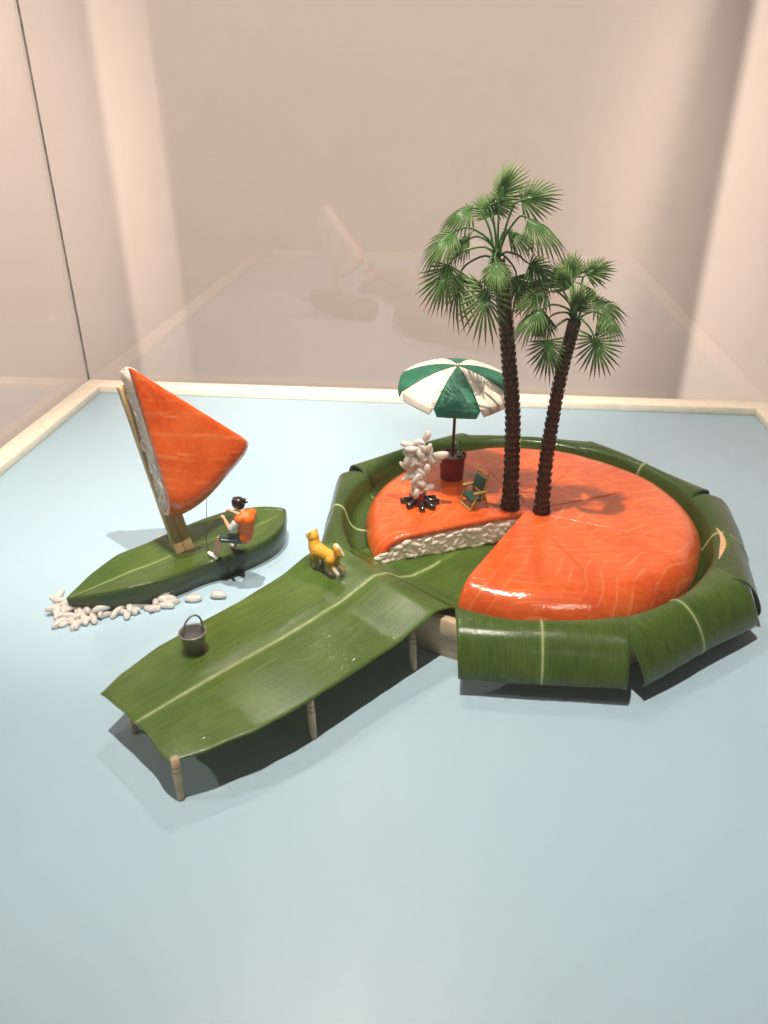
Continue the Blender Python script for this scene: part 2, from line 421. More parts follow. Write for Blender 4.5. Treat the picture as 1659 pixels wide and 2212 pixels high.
for az,hw,fl,lay,seed,lab in leafspec:
    a=R(az); dn=Vector((math.cos(a),math.sin(a),0)); tn=Vector((-math.sin(a),math.cos(a),0))
    sg=1
    pr=[]
    for d,z in prof0:
        if d>9.85:
            zz=z-(1-fl)*0.35*(d-9.85)/1.6; dd=9.85+(d-9.85)*fl; pr.append((dd,zz))
        else: pr.append((d,z))
    sp=smoothpoly(pr,5)
    def pf(p,v,sp=sp,dn=dn,tn=tn,hw=hw,lay=lay,seed=seed,fl=fl):
        v*=1-0.045*(0.5+nz(p*2.2,seed*1.7,4))
        x=max(0,min(len(sp)-1.0001,v*(len(sp)-1))); i=int(x); t=x-i
        d=sp[i][0]*(1-t)+sp[i+1][0]*t; z=sp[i][1]*(1-t)+sp[i+1][1]*t
        out=max(0,v-0.5)*2
        z+=lay+0.05*nz(p*1.7,v*3,seed*3.1)+0.03*math.cos(p*3.1)*out
        d+=0.10*nz(p*1.3+5,v*2,seed*2.3)+0.10*out*p*nz(seed,7,1)*2
        w_=p*hw; fo=max(0.0,min(1.0,(v-0.40)/0.24)); d-=(d-math.sqrt(d*d-w_*w_))*(1-fo*fo*(3-2*fo))*0.97
        wdt=hw*(1-0.05*out+0.02*nz(v*3,seed,9))
        if v<0.25: z-=0.03*abs(p)
        if seed==7 and p>0.5: z-=0.30*(p-0.5)
        pt=Vector((CX,CY,0))+dn*d+tn*(p*wdt); pt.z=z
        return pt
    r=root('bamboo_leaf',(CX+dn.x*10,CY+dn.y*10,0),lab,'leaf','leaves folded over the tray rim')
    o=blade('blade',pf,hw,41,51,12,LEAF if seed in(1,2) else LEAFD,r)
    ribstrip(pf,0.018,51,0.035,o,0.0,0.995)
    if seed==3:
        # torn slit: cream fibres and a curled lip beside them
        def tear(a_,b_,off,wd,zz):
            p=-0.62+0.80*b_; 
            v=0.455+0.03*math.sin(b_*3.1)+(a_-0.5)*wd*math.sin(math.pi*b_)
            q=pf(p,v+off); 
            return q+Vector((0,0,zz*math.sin(math.pi*b_)))+dn*0.01
        vs,fs=grid(lambda a_,b_: tear(a_,b_*0.9+0.02,0.0,0.075,0.10+0.07*math.sin(a_*9+b_*3)),6,22)
        part('torn_fibre',mesh('torn_fibre',vs,fs),o,simple('cream_fibre',(0.62,0.40,0.21),0.6,var=0.3,scale=8,bump=0.5,bscale=14),label='cream fibres in the torn slit')
        vs,fs=grid(lambda a_,b_: tear(a_,b_,0.052,0.03,0.16+0.12*a_),5,22)
        part('torn_lip',mesh('torn_lip',vs,fs),o,LEAFD)

# ================================================================ leaf jetty
AX=Vector((-10.94,19.9,0)); AD=Vector((0.626,0.780,0)).normalized(); AN=Vector((AD.y,-AD.x,0))
jet=root('leaf_jetty',(-6.5,24.5,0),'long bamboo leaf jetty with pale midrib raised on small wooden posts','jetty')
JL=20.0
hwt=[(0,2.38),(1.2,2.85),(3,3.25),(5,3.45),(9,3.5),(13,3.6),(20,3.4)]
def jz(s,p):
    b=interp([(0,1.98),(3,2.08),(7,2.06),(9.8,2.16),(11.2,2.42),(12.1,2.58),(12.9,2.35),(13.9,1.62),(14.8,1.27),(16,1.20),(20,1.16)],s)
    k=1 if s<11 else max(0,1-(s-11)/3)
    dr=0.14*k*p*p+0.05*k*math.sin(s*0.55+p)*abs(p)
    if p<-0.4 and 9<s<14.5: b+=0.16*min(1,(-p-.4)/.4)*min(1,(s-9)/2)*min(1,(14.5-s)/1.5)
    return b-dr-0.05*math.exp(-(p/0.12)**2)*k+0.035*nz(s*0.4,p*1.5,3.3)
def jp(p,v):
    s=v*JL; hw=interp(hwt,s)
    s2=s+(0.10*nz(p*2,0,4)+0.25*p*p*0.3)*max(0,1-s/2)*-1
    off=0.18 if p>0 else 0.0
    q=AX+AD*s2+AN*(p*hw+off*min(1,abs(p))*min(1,s/4)+0.04*nz(s*0.9,p,8))
    q.z=jz(s,p); return q
jb=blade('blade',jp,3.4,45,121,JL,LEAFJ,jet,thick=0.04)
ribstrip(jp,0.026,121,0.03,jb,0.002,0.84)
RING=simple('scored_ring',(0.09,0.05,0.03),0.7)
for (bx,by,tx,ty,h) in ((-8.98,18.42,-9.0,18.5,1.86),(-4.85,21.75,-4.93,21.85,1.92),(-1.27,26.12,-1.38,26.2,2.02),(-11.80,21.35,-11.78,21.4,1.92)):
    B=Vector((bx,by,0));T=Vector((tx,ty,h))
    po=part('post',mesh('post',*tube([B,B.lerp(T,.3),B.lerp(T,.68),B.lerp(T,.70),B.lerp(T,.80),B.lerp(T,.82),T],[.13,.15,.165,.15,.165,.15,.155],12)),jet,POSTWOOD)
    for t in (.69,.81):
        part('scored_ring',mesh('scored_ring',*tube([B.lerp(T,t-.006),B.lerp(T,t+.006)],.163,12)),po,RING)

# ================================================================ pressed salmon sushi
PX,PY=3.80,35.75; RAD=8.70; DX,DY=4.15,36.5
def rho(phi):
    dx,dy=math.cos(phi),math.sin(phi); ox,oy=PX-DX,PY-DY
    b=ox*dx+oy*dy; c=ox*ox+oy*oy-RAD*RAD
    return (-b+math.sqrt(b*b-c))*(1+0.006*math.sin(5*phi)+0.004*math.sin(11*phi+1))
GRO=[160,110,62,27,-17,-66]
def ztop(x,y,e):
    k=max(0.0,1-e/1.5); z=1.27+1.32*(1-k**2.5)**0.62 if k<1 else 1.27
    rr=math.hypot(x-DX,y-DY); z+=0.17*(1-(rr/RAD)**2)
    z+=0.035*nz(x*0.5,y*0.5,1)+0.018*nz(x*1.6,y*1.6,5)
    return z
W0,W1=-115.0,205.0     # sushi spans W0..W1 (the missing slice lies between)
def angles(w0,w1):
    A=[w0+(w1-w0)*i/215 for i in range(216)]
    for g in GRO:
        A=[a for a in A if abs(a-g)>1.3]+[g-1.2,g-0.55,g,g+0.55,g+1.2]
    return sorted(A)
TS=[0.0,0.02,0.05,0.1,0.16]+[0.16+0.6*i/18 for i in range(1,19)]+[0.76+0.24*math.sin(math.pi/2*i/14) for i in range(1,15)]
def salpt(ad,t,off=0.0):
    a=R(ad); r=t*rho(a); x=PX+r*math.cos(a); y=PY+r*math.sin(a); e=(1-t)*rho(a)
    z=ztop(x,y,e)
    if off==0:
        for g in GRO:
            if abs(ad-g)<0.6 and 0.8<r<6.4:
                f=min(1,(r-.8)/1.0,(6.4-r)/1.5)*(1 if abs(nz(g,r*0.7,2))<0.38 else 0.35)
                z-=(0.11 if abs(ad-g)<0.3 else 0.03)*max(f,0)
        return Vector((x,y,z))
    # inner surface: shifted along the local slope
    h=0.06; dzr=(ztop(x,y,max(e-h,0))-ztop(x,y,e+h))/(2*h)   # radial outward slope
    n=Vector((-dzr*math.cos(a),-dzr*math.sin(a),1)).normalized()
    q=Vector((x,y,z))-n*off
    q.z=max(q.z,1.255); return q
sushi=root('salmon_sushi',(CX,CY,1.2),'large round pressed salmon sushi with one slice missing','sushi')
AN_=angles(W0,W1)
top=[salpt(a,t) for a in AN_ for t in TS]; bot=[salpt(a,t,0.36) for a in AN_ for t in TS]
nt=len(TS); na=len(AN_); V=top+bot; F=[]; M=na*nt
for i in range(na-1):
    for j in range(nt-1):
        F.append((i*nt+j,i*nt+j+1,(i+1)*nt+j+1,(i+1)*nt+j)); F.append((M+i*nt+j,M+(i+1)*nt+j,M+(i+1)*nt+j+1,M+i*nt+j+1))
    F.append((i*nt+nt-1,M+i*nt+nt-1,M+(i+1)*nt+nt-1,(i+1)*nt+nt-1))
for i in (0,na-1):
    for j in range(nt-1): F.append((i*nt+j,i*nt+j+1,M+i*nt+j+1,M+i*nt+j))
sal=part('salmon_topping',fixn(mesh('salmon_topping',V,F)),sushi,SALMON)
for g in GRO:   # darker flesh at the bottom of each knife cut
    vs=[];fs=[];k=0
    for i in range(26):
        r=1.1+4.9*i/25; t=r/rho(R(g)); f=1 if abs(nz(g,r*0.7,2))<0.38 else 0.0
        c=salpt(g,t); s=Vector((-math.sin(R(g)),math.cos(R(g)),0)); wd=0.03*f*min(1,(i+1)/4,(26-i)/6)+0.004
        vs+=[c-s*wd+Vector((0,0,.028)),c+s*wd+Vector((0,0,.028))]
    fs=[(2*i,2*i+1,2*i+3,2*i+2) for i in range(25)]
    part('knife_cut',mesh('knife_cut',vs,fs),sal,SALMON_CUT)
# rice bed
TS2=[0.02]+[0.1*i for i in range(1,10)]+[0.94,0.965]
A2=[W0+0.35+(W1-W0-0.7)*i/120 for i in range(121)]
top=[salpt(a,t,0.38) for a in A2 for t in TS2]; bt=[Vector((p.x,p.y,1.235)) for p in top]
n2=len(TS2);M=len(top);V=top+bt;F=[]
for i in range(120):
    for j in range(n2-1):
        F.append((i*n2+j,i*n2+j+1,(i+1)*n2+j+1,(i+1)*n2+j)); F.append((M+i*n2+j,M+(i+1)*n2+j,M+(i+1)*n2+j+1,M+i*n2+j+1))
    F.append((i*n2+n2-1,M+i*n2+n2-1,M+(i+1)*n2+n2-1,(i+1)*n2+n2-1))
for i in (0,120):
    for j in range(n2-1): F.append((i*n2+j,i*n2+j+1,M+i*n2+j+1,M+i*n2+j))
rb=part('rice_bed',fixn(mesh('rice_bed',V,F,smooth=False)),sushi,RICE_BED)
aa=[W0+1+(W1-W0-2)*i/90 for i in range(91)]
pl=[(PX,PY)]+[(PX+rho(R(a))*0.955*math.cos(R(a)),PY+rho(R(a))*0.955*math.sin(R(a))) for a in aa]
N=len(pl); part('base_sheet',mesh('base_sheet',[(x,y,1.19) for x,y in pl]+[(x,y,1.232) for x,y in pl],[tuple(range(N-1,-1,-1)),tuple(range(N,2*N))]+[(i,(i+1)%N,N+(i+1)%N,N+i) for i in range(N)],smooth=False),sushi,simple('base_sheet_black',(0.012,0.010,0.009),0.3))  # thin near-black sheet under the rice bed

# rice grains
def grain_mesh(k,seg=10,rings=8):
    rnd=random.Random(k); bend=rnd.uniform(-.05,.07); fat=rnd.uniform(.9,1.12); cutn=rnd.uniform(0,.6)
    vs=[];fs=[]
    for i in range(rings+1):
        a=-math.pi/2+math.pi*i/rings; x=math.sin(a)*0.345; r=0.150*fat*max(math.cos(a),0.02)**0.82*(1+0.12*math.sin(a)*cutn)
        for j in range(seg):
            b=2*math.pi*j/seg; vs.append((x,r*math.cos(b)*1.08,r*math.sin(b)*0.92+bend*(1-(x/.345)**2)))
    for i in range(rings):
        for j in range(seg): fs.append((i*seg+j,i*seg+(j+1)%seg,(i+1)*seg+(j+1)%seg,(i+1)*seg+j))
    fs.append(tuple(range(seg-1,-1,-1))); fs.append(tuple(rings*seg+j for j in range(seg)))
    return mesh('rice_grain',vs,fs,RICE)
GM=[grain_mesh(k) for k in range(5)]
GS=[grain_mesh(k+20,8,6) for k in range(4)]
for m_ in GS: m_.materials.clear(); m_.materials.append(RICE_FACE)
def grain(parent,loc,direction,scale=1.0,roll=0.0,ms=None,fat=1.0):
    o=bpy.data.objects.new('rice_grain',random.choice(ms or GM)); col.objects.link(o)
    q=Vector((1,0,0)).rotation_difference(Vector(direction).normalized())@Quaternion((1,0,0),roll)
    o.rotation_mode='QUATERNION'; o.rotation_quaternion=q; o.location=loc; o.scale=(scale,scale*fat,scale*fat)
    if parent is not None:
        o.parent=parent
        if parent.type=='EMPTY': o.matrix_parent_inverse=Matrix.Translation(-parent.location)
    return o
def face_grains(ad,out,count,spacing,rmax=0.985):
    a=R(ad); d=Vector((math.cos(a),math.sin(a),0)); pts=[];tries=0
    while len(pts)<count and tries<9000:
        tries+=1; r=random.uniform(.25,rho(a)*rmax); z=random.uniform(1.30,2.6)
        lim=salpt(ad,r/rho(a),0.40).z-0.06
        if z>lim or any((r-b)**2+((z-c)*1.25)**2<spacing**2 for b,c in pts): continue
        pts.append((r,z))
        ang=random.uniform(-1.2,1.2); up=min(lim-z,z-1.25)
        if up<0.16: ang*=0.35
        dirv=d*math.cos(ang)+Vector((0,0,math.sin(ang)))+out*random.uniform(-.35,.35)
        p=Vector((PX,PY,z))+d*r+out*random.uniform(-.14,-.085); 
        grain(rb,p,dirv,random.uniform(.82,1.1),random.uniform(0,6),GS)
nl=Vector((math.cos(R(205+90)),math.sin(R(205+90)),0)); face_grains(205,nl,170,0.215)
n3=Vector((math.cos(R(-115-90)),math.sin(R(-115-90)),0)); face_grains(-115,n3,80,0.30,0.9)

# ================================================================ sailing boat
boat=root('leaf_sailboat',(-13.2,32.6,0),'toy sailing boat of bamboo leaf with a salmon sushi sail on a wooden mast','boat')
near=[(-17.62,28.30),(-16.6,28.42),(-15.75,28.62),(-14.2,29.35),(-12.95,30.42),(-12.05,31.38),(-11.0,32.15),(-9.98,33.18),(-9.2,34.28),(-8.86,35.5),(-9.05,36.9)]
far =[(-17.64,28.40),(-17.35,29.4),(-17.1,30.1),(-16.5,31.6),(-15.6,32.75),(-14.7,34.1),(-13.5,35.6),(-12.3,36.6),(-11.2,37.05),(-10.3,37.2),(-9.3,37.12)]
def cr(P,t):
    n=len(P); x=max(0,min(n-1.0001,t*(n-1))); i=int(x);t=x-i
    p=[Vector((*P[max(0,min(n-1,i+k))],0)) for k in (-1,0,1,2)]
    return 0.5*((2*p[1])+(-p[0]+p[2])*t+(2*p[0]-5*p[1]+4*p[2]-p[3])*t*t+(-p[0]+3*p[1]-3*p[2]+p[3])*t**3)
def deckz(t): return 1.02+0.38*min(1,t/0.3)+0.12*max(0,(t-.8)/.2)
def bdeck(p,v):
    q=cr(near,v).lerp(cr(far,v),(1-p)/2); q.z=deckz(v)+0.10*(1-abs(p))**1.0*0-0.16*min(1,v*4)*(1-abs(p))*0.9+0.03*nz(p*2,v*6,2)+0.05*p*p*math.sin(v*9)
    return q
vs,fs=grid(lambda a,b:bdeck(a*2-1,b),25,70)
uv=[((i/24*2-1)*2.0,j/69*12) for j in range(70) for i in range(25)]
deck=part('deck_leaf',fixn(mesh('deck_leaf',vs,fs,LEAF,uv=uv)),boat)
s_=deck.modifiers.new('thickness','SOLIDIFY'); s_.thickness=0.03; s_.offset=-1
ribstrip(lambda p,v:bdeck(p,v),0.035,60,0.03,deck,0.01,0.44); ribstrip(lambda p,v:bdeck(p,v),0.028,40,0.025,deck,0.56,0.99)
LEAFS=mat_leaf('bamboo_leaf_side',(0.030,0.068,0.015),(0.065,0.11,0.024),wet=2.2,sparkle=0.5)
def side(edge,oth):
    def f(a,b):
        q=cr(edge,b); z1=deckz(b)+0.05*math.sin(b*9)+0.03*nz((1 if edge is near else -1)*2,b*6,2)
        c=q.lerp(cr(oth,b),0.5); out=(q-c)
        n=out.normalized() if out.length>1e-3 else Vector((0,0,0))
        bow=max(0,1-b/0.16)
        p=q+n*(0.10*math.sin(math.pi*min(1,a*1.1))-0.22*a*a)+Vector((0.45,0.75,0))*a*a*bow
        p.z=z1*(1-a)+0.004; p+=n*0.03*nz(b*30,a*9,4)*math.sin(math.pi*a)
        return p
    vs,fs=grid(f,14,80)
    uv=[(i/13*1.5,j/79*12) for j in range(80) for i in range(14)]
    return fixn(mesh('hull_side',vs,fs,LEAFS,uv=uv))
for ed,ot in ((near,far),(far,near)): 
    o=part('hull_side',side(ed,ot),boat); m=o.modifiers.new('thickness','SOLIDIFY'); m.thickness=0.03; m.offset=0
def stern(a,b):
    q=cr(near,1.0).lerp(cr(far,1.0),a); z1=deckz(1.0)+0.05*math.sin(9); q=q+Vector((.06,.06,0))*math.sin(math.pi*b)-Vector((.1,.1,0))*b*b; q.z=z1*(1-b)+.004; return q
vs,fs=grid(stern,5,10); part('stern_fold',mesh('stern_fold',vs,fs,LEAFS,uv=[(0.3*k%3,0.2*k) for k in range(50)]),boat)

# sail: a slice of the same sushi, standing on the mast
A0=Vector((-14.24,31.8,11.12)); B0=Vector((-12.99,31.2,3.95)); RS=(A0-B0).length; Md=(A0-B0).normalized()
SN=Vector((0.70,-0.69,0.18)); SN=(SN-Md*SN.dot(Md)).normalized(); EC=SN.cross(Md)
if EC.x>0: EC=-EC
SANG=43.5
def slicep(u,t,dep):
    """u 0..1 from mast cut to free cut, t 0..1 from tip to rim, dep below the crown of the slice"""
    a=R(SANG)*u; r=t*RS*1.045*(1+0.012*math.sin(u*7))*(1-0.022*max(0,(u-.86)/.14)**2-0.03*max(0,(.10-u)/.10)**2)
    return A0+(-Md*math.cos(a)-EC*math.sin(a))*r-SN*dep
def sdep(u,t):
    e=(1-t)*RS; k=max(0,1-e/1.45); d=1.3*(1-(1-k**2.5)**0.62) if k<1 else 1.3
    eu=min(u,1-u)*R(SANG)*t*RS; d+=0.10*math.exp(-eu/0.12)+0.03*nz(u*5,t*6,3)+0.10*(t-0.5)**2
    return d
US=[0,0.012,0.035]+[0.07+0.86*i/24 for i in range(25)]+[0.965,0.988,1]
TT=[0.004,0.03,0.07]+[0.12+0.66*i/24 for i in range(25)]+[0.78+0.22*math.sin(math.pi/2*i/14) for i in range(1,15)]
def shell(f0,f1,US,TT):
    nu,nt=len(US),len(TT); V=[f0(u,t) for u in US for t in TT]+[f1(u,t) for u in US for t in TT]; M=nu*nt;F=[]
    for i in range(nu-1):
        for j in range(nt-1):
            F.append((i*nt+j,i*nt+j+1,(i+1)*nt+j+1,(i+1)*nt+j)); F.append((M+i*nt+j,M+(i+1)*nt+j,M+(i+1)*nt+j+1,M+i*nt+j+1))
        for j in (0,nt-1): F.append((i*nt+j,M+i*nt+j,M+(i+1)*nt+j,(i+1)*nt+j))
    for i in (0,nu-1):
        for j in range(nt-1): F.append((i*nt+j,i*nt+j+1,M+i*nt+j+1,M+i*nt+j))
    return V,F
sail=part('sail_salmon',fixn(mesh('sail_salmon',*shell(lambda u,t:slicep(u,t,sdep(u,t)),lambda u,t:slicep(u,t*0.985,min(sdep(u,t)+0.33,1.62)),US,TT))),boat,SALMON_SAIL,label='salmon topping of the sushi slice used as sail')
U2=[0.012+0.97*i/10 for i in range(11)]; T2=[0.03]+[0.1*i for i in range(1,10)]+[0.955]
srb=part('sail_rice',fixn(mesh('sail_rice',*shell(lambda u,t:slicep(u,t,sdep(u,t)+0.30),lambda u,t:slicep(u,t,1.60),U2,T2))),boat,RICE_BED)
pts=[];tries=0
while len(pts)<150 and tries<8000:
    tries+=1; t=random.uniform(.06,.985); dp=random.uniform(.40,1.58)
    if dp<sdep(0,t)+0.40: continue
    if any(((t-a)*RS)**2+((dp-b)*1.2)**2<0.25**2 for a,b in pts): continue
    pts.append((t,dp)); ang=random.uniform(-1.1,1.1)
    if dp<sdep(0,t)+0.5 or dp>1.45: ang*=0.3
    grain(srb,slicep(0,t,dp)+EC*random.uniform(-.19,-.13),-Md*math.cos(ang)+SN*math.sin(ang)+EC*random.uniform(-.3,.3),random.uniform(.86,1.15),random.uniform(0,6),GS)
for k in range(40):   # underside of the free cut
    t=random.uniform(.05,.95); dp=random.uniform(.45,1.5)
    if dp<sdep(1,t)+0.42: continue
    grain(srb,slicep(0.995,t,dp),slicep(1,1,0)-slicep(1,0,0)+SN*random.uniform(-3,3),random.uniform(.75,1),random.uniform(0,6),GS)
# mast: two flat chopstick halves against the cut face
oB=B0-SN*1.84-EC*0.62; mb=oB-Md*((oB.z-0.9)/Md.z); mt=A0-Md*0.95-SN*1.84-EC*0.20
def mast(o0,o1,th0,th1):
    ax=mt-mb; V=[];F=[]
    st=[0,0.25,0.5,0.75,0.97,1.0]
    for q in st:
        tp=1-0.10*q; c=mb+ax*q
        for (o,h) in ((o0,th0),(o1,th0),(o1,th1),(o0,th1)): V.append(c-EC*o*tp+SN*h)
    n=len(st)
    for i in range(n-1):
        for k in range(4): F.append((4*i+k,4*i+(k+1)%4,4*i+4+(k+1)%4,4*i+4+k))
    F+= [(3,2,1,0),tuple(4*(n-1)+k for k in range(4))]
    return bevel(fixn(mesh('mast_stick',V,F)),0.05,2)
part('mast_stick',mast(-0.50,-0.004,-0.19,0.19),boat,MASTWOOD); part('mast_stick',mast(0.004,0.50,-0.19,0.19),boat,MASTWOOD)
part('mast_slot',mesh('mast_slot',*ell((-12.95,32.55,1.275),0.78,0.36,0.05,Matrix.Rotation(R(48),3,'Z'))),boat,simple('slot_shadow',(0.05,0.045,0.02),0.8))  # flat dark lens in place of a hole, slot shade in its colour

# ================================================================ sailor
M_SKIN=simple('figure_skin',(0.62,0.33,0.19),0.5,var=0.08,scale=4,sss=0.1)
M_VEST=simple('orange_vest',(0.80,0.15,0.01),0.5,var=0.18,scale=3.5,bump=0.3,bscale=6,bdist=0.04)
M_SHIRT=simple('grey_white_shirt',(0.62,0.62,0.63),0.6,var=0.1)
M_SHORT=simple('dark_green_shorts',(0.012,0.055,0.035),0.5,var=0.2)
M_SHOE=simple('white_shoe',(0.80,0.76,0.72),0.5,var=0.05)
M_HAIR=simple('dark_hair',(0.012,0.009,0.010),0.3,var=0.6,scale=6,bump=0.5,bscale=12,bdist=0.03)
V3=Vector
J={k:V3(v) for k,v in dict(head=(-10.10,31.72,4.62),neck=(-9.83,31.58,4.30),chest=(-9.68,31.55,3.92),shN=(-9.98,31.22,4.02),shF=(-9.50,32.02,3.98),pelvis=(-9.90,31.75,2.78),hipN=(-10.02,31.50,2.85),hipF=(-9.86,32.05,2.75),elN=(-10.40,31.25,3.42),haN=(-10.86,31.85,3.72),elF=(-10.20,32.42,3.62),haF=(-10.68,32.45,3.80),knN=(-11.02,31.52,2.80),anN=(-11.56,31.92,1.62),heN=(-11.48,31.82,1.47),toN=(-11.92,32.15,1.50),knF=(-10.80,32.60,2.22),anF=(-10.78,32.90,1.62),heF=(-10.68,32.80,1.46),toF=(-11.05,33.12,1.46)).items()}
per=root('person',(-11.1,32.3,1.4),'small figure in orange vest leaning back on the leaf boat, hands on a line','person')
fw_=V3((-.78,.42,-.22)).normalized()
def hand(wr,d,up,sgn):
    d=V3(d).normalized(); up=V3(up).normalized(); sd=d.cross(up).normalized()*sgn; out=[capsule(wr,wr+d*.13,.062,.075)]
    for i,(o,l) in enumerate(((-.06,.115),(-.02,.135),(.02,.13),(.058,.10))):
        a=wr+d*.15+sd*o; b=a+d*l*.75-up*.02; c=b-up*l*.6-d*.02
        out+= [capsule(a-d*.05,b,.028,.025,8,3),capsule(b,c,.025,.022,8,3)]
    a=wr+d*.05+sd*-.06; out+=[capsule(a,a+d*.09-sd*.045-up*.03,.032,.026,8,3),capsule(a+d*.09-sd*.045-up*.03,a+d*.14-up*.07,.026,.022,8,3)]
    return out
hq=Matrix.Rotation(R(-28),3,'Z')
shapes=[ell(J['head'],.25,.235,.29),ell(J['head']+fw_*.10+V3((0,0,-.10)),.15,.14,.16),capsule(J['neck'],J['head']+V3((0,0,-.1)),.12,.11),
 capsule(J['head']+fw_*.21+V3((0,0,-.02)),J['head']+fw_*.27+V3((0,0,-.07)),.03,.036,8,3),
 ell(J['head']+V3((-.09,-.20,-.04)),.05,.025,.065),ell(J['head']+V3((.10,.20,-.04)),.05,.025,.065),
 capsule(J['neck'],J['chest'],.16,.30),capsule(J['chest'],J['pelvis'],.30,.27),
 capsule(J['shN'],J['elN'],.15,.115),capsule(J['elN'],J['haN'],.115,.068),capsule(J['shF'],J['elF'],.15,.11),capsule(J['elF'],J['haF'],.11,.068),capsule(J['chest'],J['shN'],.2,.15),capsule(J['chest'],J['shF'],.2,.15),
 capsule(J['hipN'],J['knN'],.24,.175),capsule(J['knN'],J['knN'].lerp(J['anN'],.35),.165,.165),capsule(J['knN'].lerp(J['anN'],.35),J['anN'],.165,.085),capsule(J['hipF'],J['knF'],.24,.165),capsule(J['knF'],J['anF'],.155,.085),
 capsule(J['anN'],J['heN'],.085,.08),capsule(J['anF'],J['heF'],.085,.08)]
shapes+=hand(J['haN'],J['haN']-J['elN'],(.3,.2,1),1)+hand(J['haF'],J['haF']-J['elF'],(.3,.2,1),-1)
body=organic('body',shapes,0.024,M_SKIN,per,2)
organic('vest',[capsule(J['chest']+V3((0,0,.16)),J['chest'],.29,.40),capsule(J['chest']+V3((.03,-.02,0)),J['pelvis']+V3((.04,-.02,.1)),.40,.38),capsule(J['shN']+V3((.05,.05,.02)),J['chest']+V3((.03,0,.1)),.25,.34),capsule(J['shF']+V3((0,-.05,.02)),J['chest']+V3((.03,0,.1)),.25,.34),
  capsule(J['pelvis']+V3((.0,-.2,.12)),J['pelvis']+V3((.02,.2,.05)),.31,.31),capsule(J['neck']+V3((.05,-.1,-.06)),J['neck']+V3((.07,.08,-.06)),.15,.14)],0.03,M_VEST,per,3)
for s,e2 in (('shN','elN'),('shF','elF')):
    organic('sleeve',[capsule(J[s].lerp(J[e2],.32),J[s].lerp(J[e2],.80),.20,.205)],0.03,M_SHIRT,per,2)
sh=organic('shorts',[capsule(J['pelvis'],J['pelvis']+V3((0,.02,.1)),.33,.33),capsule(J['hipN'],J['hipN'].lerp(J['knN'],.9),.275,.225),capsule(J['hipF'],J['hipF'].lerp(J['knF'],.85),.275,.21)],0.03,M_SHORT,per,2)
o1=V3((-.10,-.22,.06)); part('side_stripe',mesh('side_stripe',*tube([J['hipN'].lerp(J['knN'],t)+V3((-.02,-.235+.03*t,.06-.04*math.sin(3*t))) for t in (.12,.35,.6,.9)],.026,6,sub=3)),sh,M_SHOE)
for h,t in (('heN','toN'),('heF','toF')):
    m=J[h].lerp(J[t],.55)
    organic('shoe',[capsule(J[h]+V3((0,0,.02)),m,.115,.12),capsule(m,J[t],.12,.105),capsule(J[h],J[h]+V3((0,0,.09)),.10,.10)],0.024,M_SHOE,per,2)
hh=J['head']; hair=[ell(hh+V3((.06,-.02,.11)),.32,.30,.27),ell(hh+V3((.15,-.03,-.02)),.23,.25,.23)]
for d,l,r in (((.55,-.05,.25),.36,.07),((.6,.1,.02),.38,.08),((.5,-.25,.1),.33,.07),((.45,.25,.2),.32,.07),((.3,-.1,.4),.33,.05),((.62,-.1,.34),.44,.045),((.1,-.3,.25),.26,.07),((-.2,-.15,.3),.26,.08),((-.25,.1,.28),.26,.08),((.55,-.2,-.12),.3,.06),((-.1,-.33,.05),.24,.06)):
    d=V3(d).normalized(); hair.append(capsule(hh+d*.12+V3((.03,0,.08)),hh+d*l*1.22+V3((.03,0,.06)),r*1.7,r*.5,8,3))
organic('hair',hair,0.024,M_HAIR,per,1)
for s in (-1,1):
    c=hh+fw_*.205+V3((.42,.78,0)).normalized()*s*.085+V3((0,0,.03)); part('eye',mesh('eye',*ell(c,.028,.028,.03,seg=8,rings=6)),body,M_HAIR)
WIRE=simple('grey_wire',(0.16,0.15,0.13),0.4,metal=0.6)
tag(part('rigging_line',mesh('rigging_line',*join([tube([(-11.85,32.55,4.45),(-12.08,32.7,2.9),(-12.17,32.62,1.95),(-12.16,32.6,1.40)],.014,6,sub=4),
   tube([J['haF']+V3((-.05,0,.12)),J['haF']+V3((-.12,-.15,-.1)),J['haN']+V3((-.12,.05,.0)),J['haN']+V3((-.15,.1,-.05)),(-11.5,32.25,3.3),(-12.0,32.5,2.6),(-12.15,32.6,2.2),(-12.17,32.62,1.9)],.017,6,sub=4)]))
   ,mat=WIRE),'thin grey line from the salmon sail to the figure in the orange vest','line')

# ================================================================ rice foam at the bow, loose grains
def clump(lab,items,base):
    r=root('rice_clump',base,lab,'rice','rice foam round the boat')
    more=[(x+random.uniform(-.3,.3),y+random.uniform(-.05,.35),max(.12,z*random.uniform(.55,1.25)),ang+random.uniform(35,110),random.uniform(-20,20),s*random.uniform(.8,1)) for (x,y,z,ang,tilt,s) in items]
    for (x,y,z,ang,tilt,s) in list(items)+more:
        a=R(ang); grain(r,(x,y,z),(math.cos(a)*math.cos(R(tilt)),math.sin(a)*math.cos(R(tilt)),math.sin(R(tilt))),s*1.18,random.uniform(0,6),fat=0.92)
clump('knot of rice grains piled at the tip of the bow, largest of the clumps',[(-18.45,28.9,0.55,0,-9,1.03),(-18.41,28.37,0.35,26,-5,1.04),(-17.85,28.31,0.4,-72,5,0.93),(-17.6,28.5,0.35,79,-18,1.09),(-17.98,28.04,0.25,72,-9,0.97),(-17.26,27.96,0.22,33,18,1.01),(-17.78,27.58,0.13,52,0,1.09),(-17.15,27.55,0.13,-40,0,1.02),(-17.87,28.64,0.5,33,5,0.95),(-18.23,28.2,0.25,-61,5,1.09),(-17.55,28.01,0.3,0,1,1.07),(-18.21,28.79,0.3,-46,6,0.93),(-17.59,27.78,0.13,72,0,1.07)],(-17.84,28.20,0))
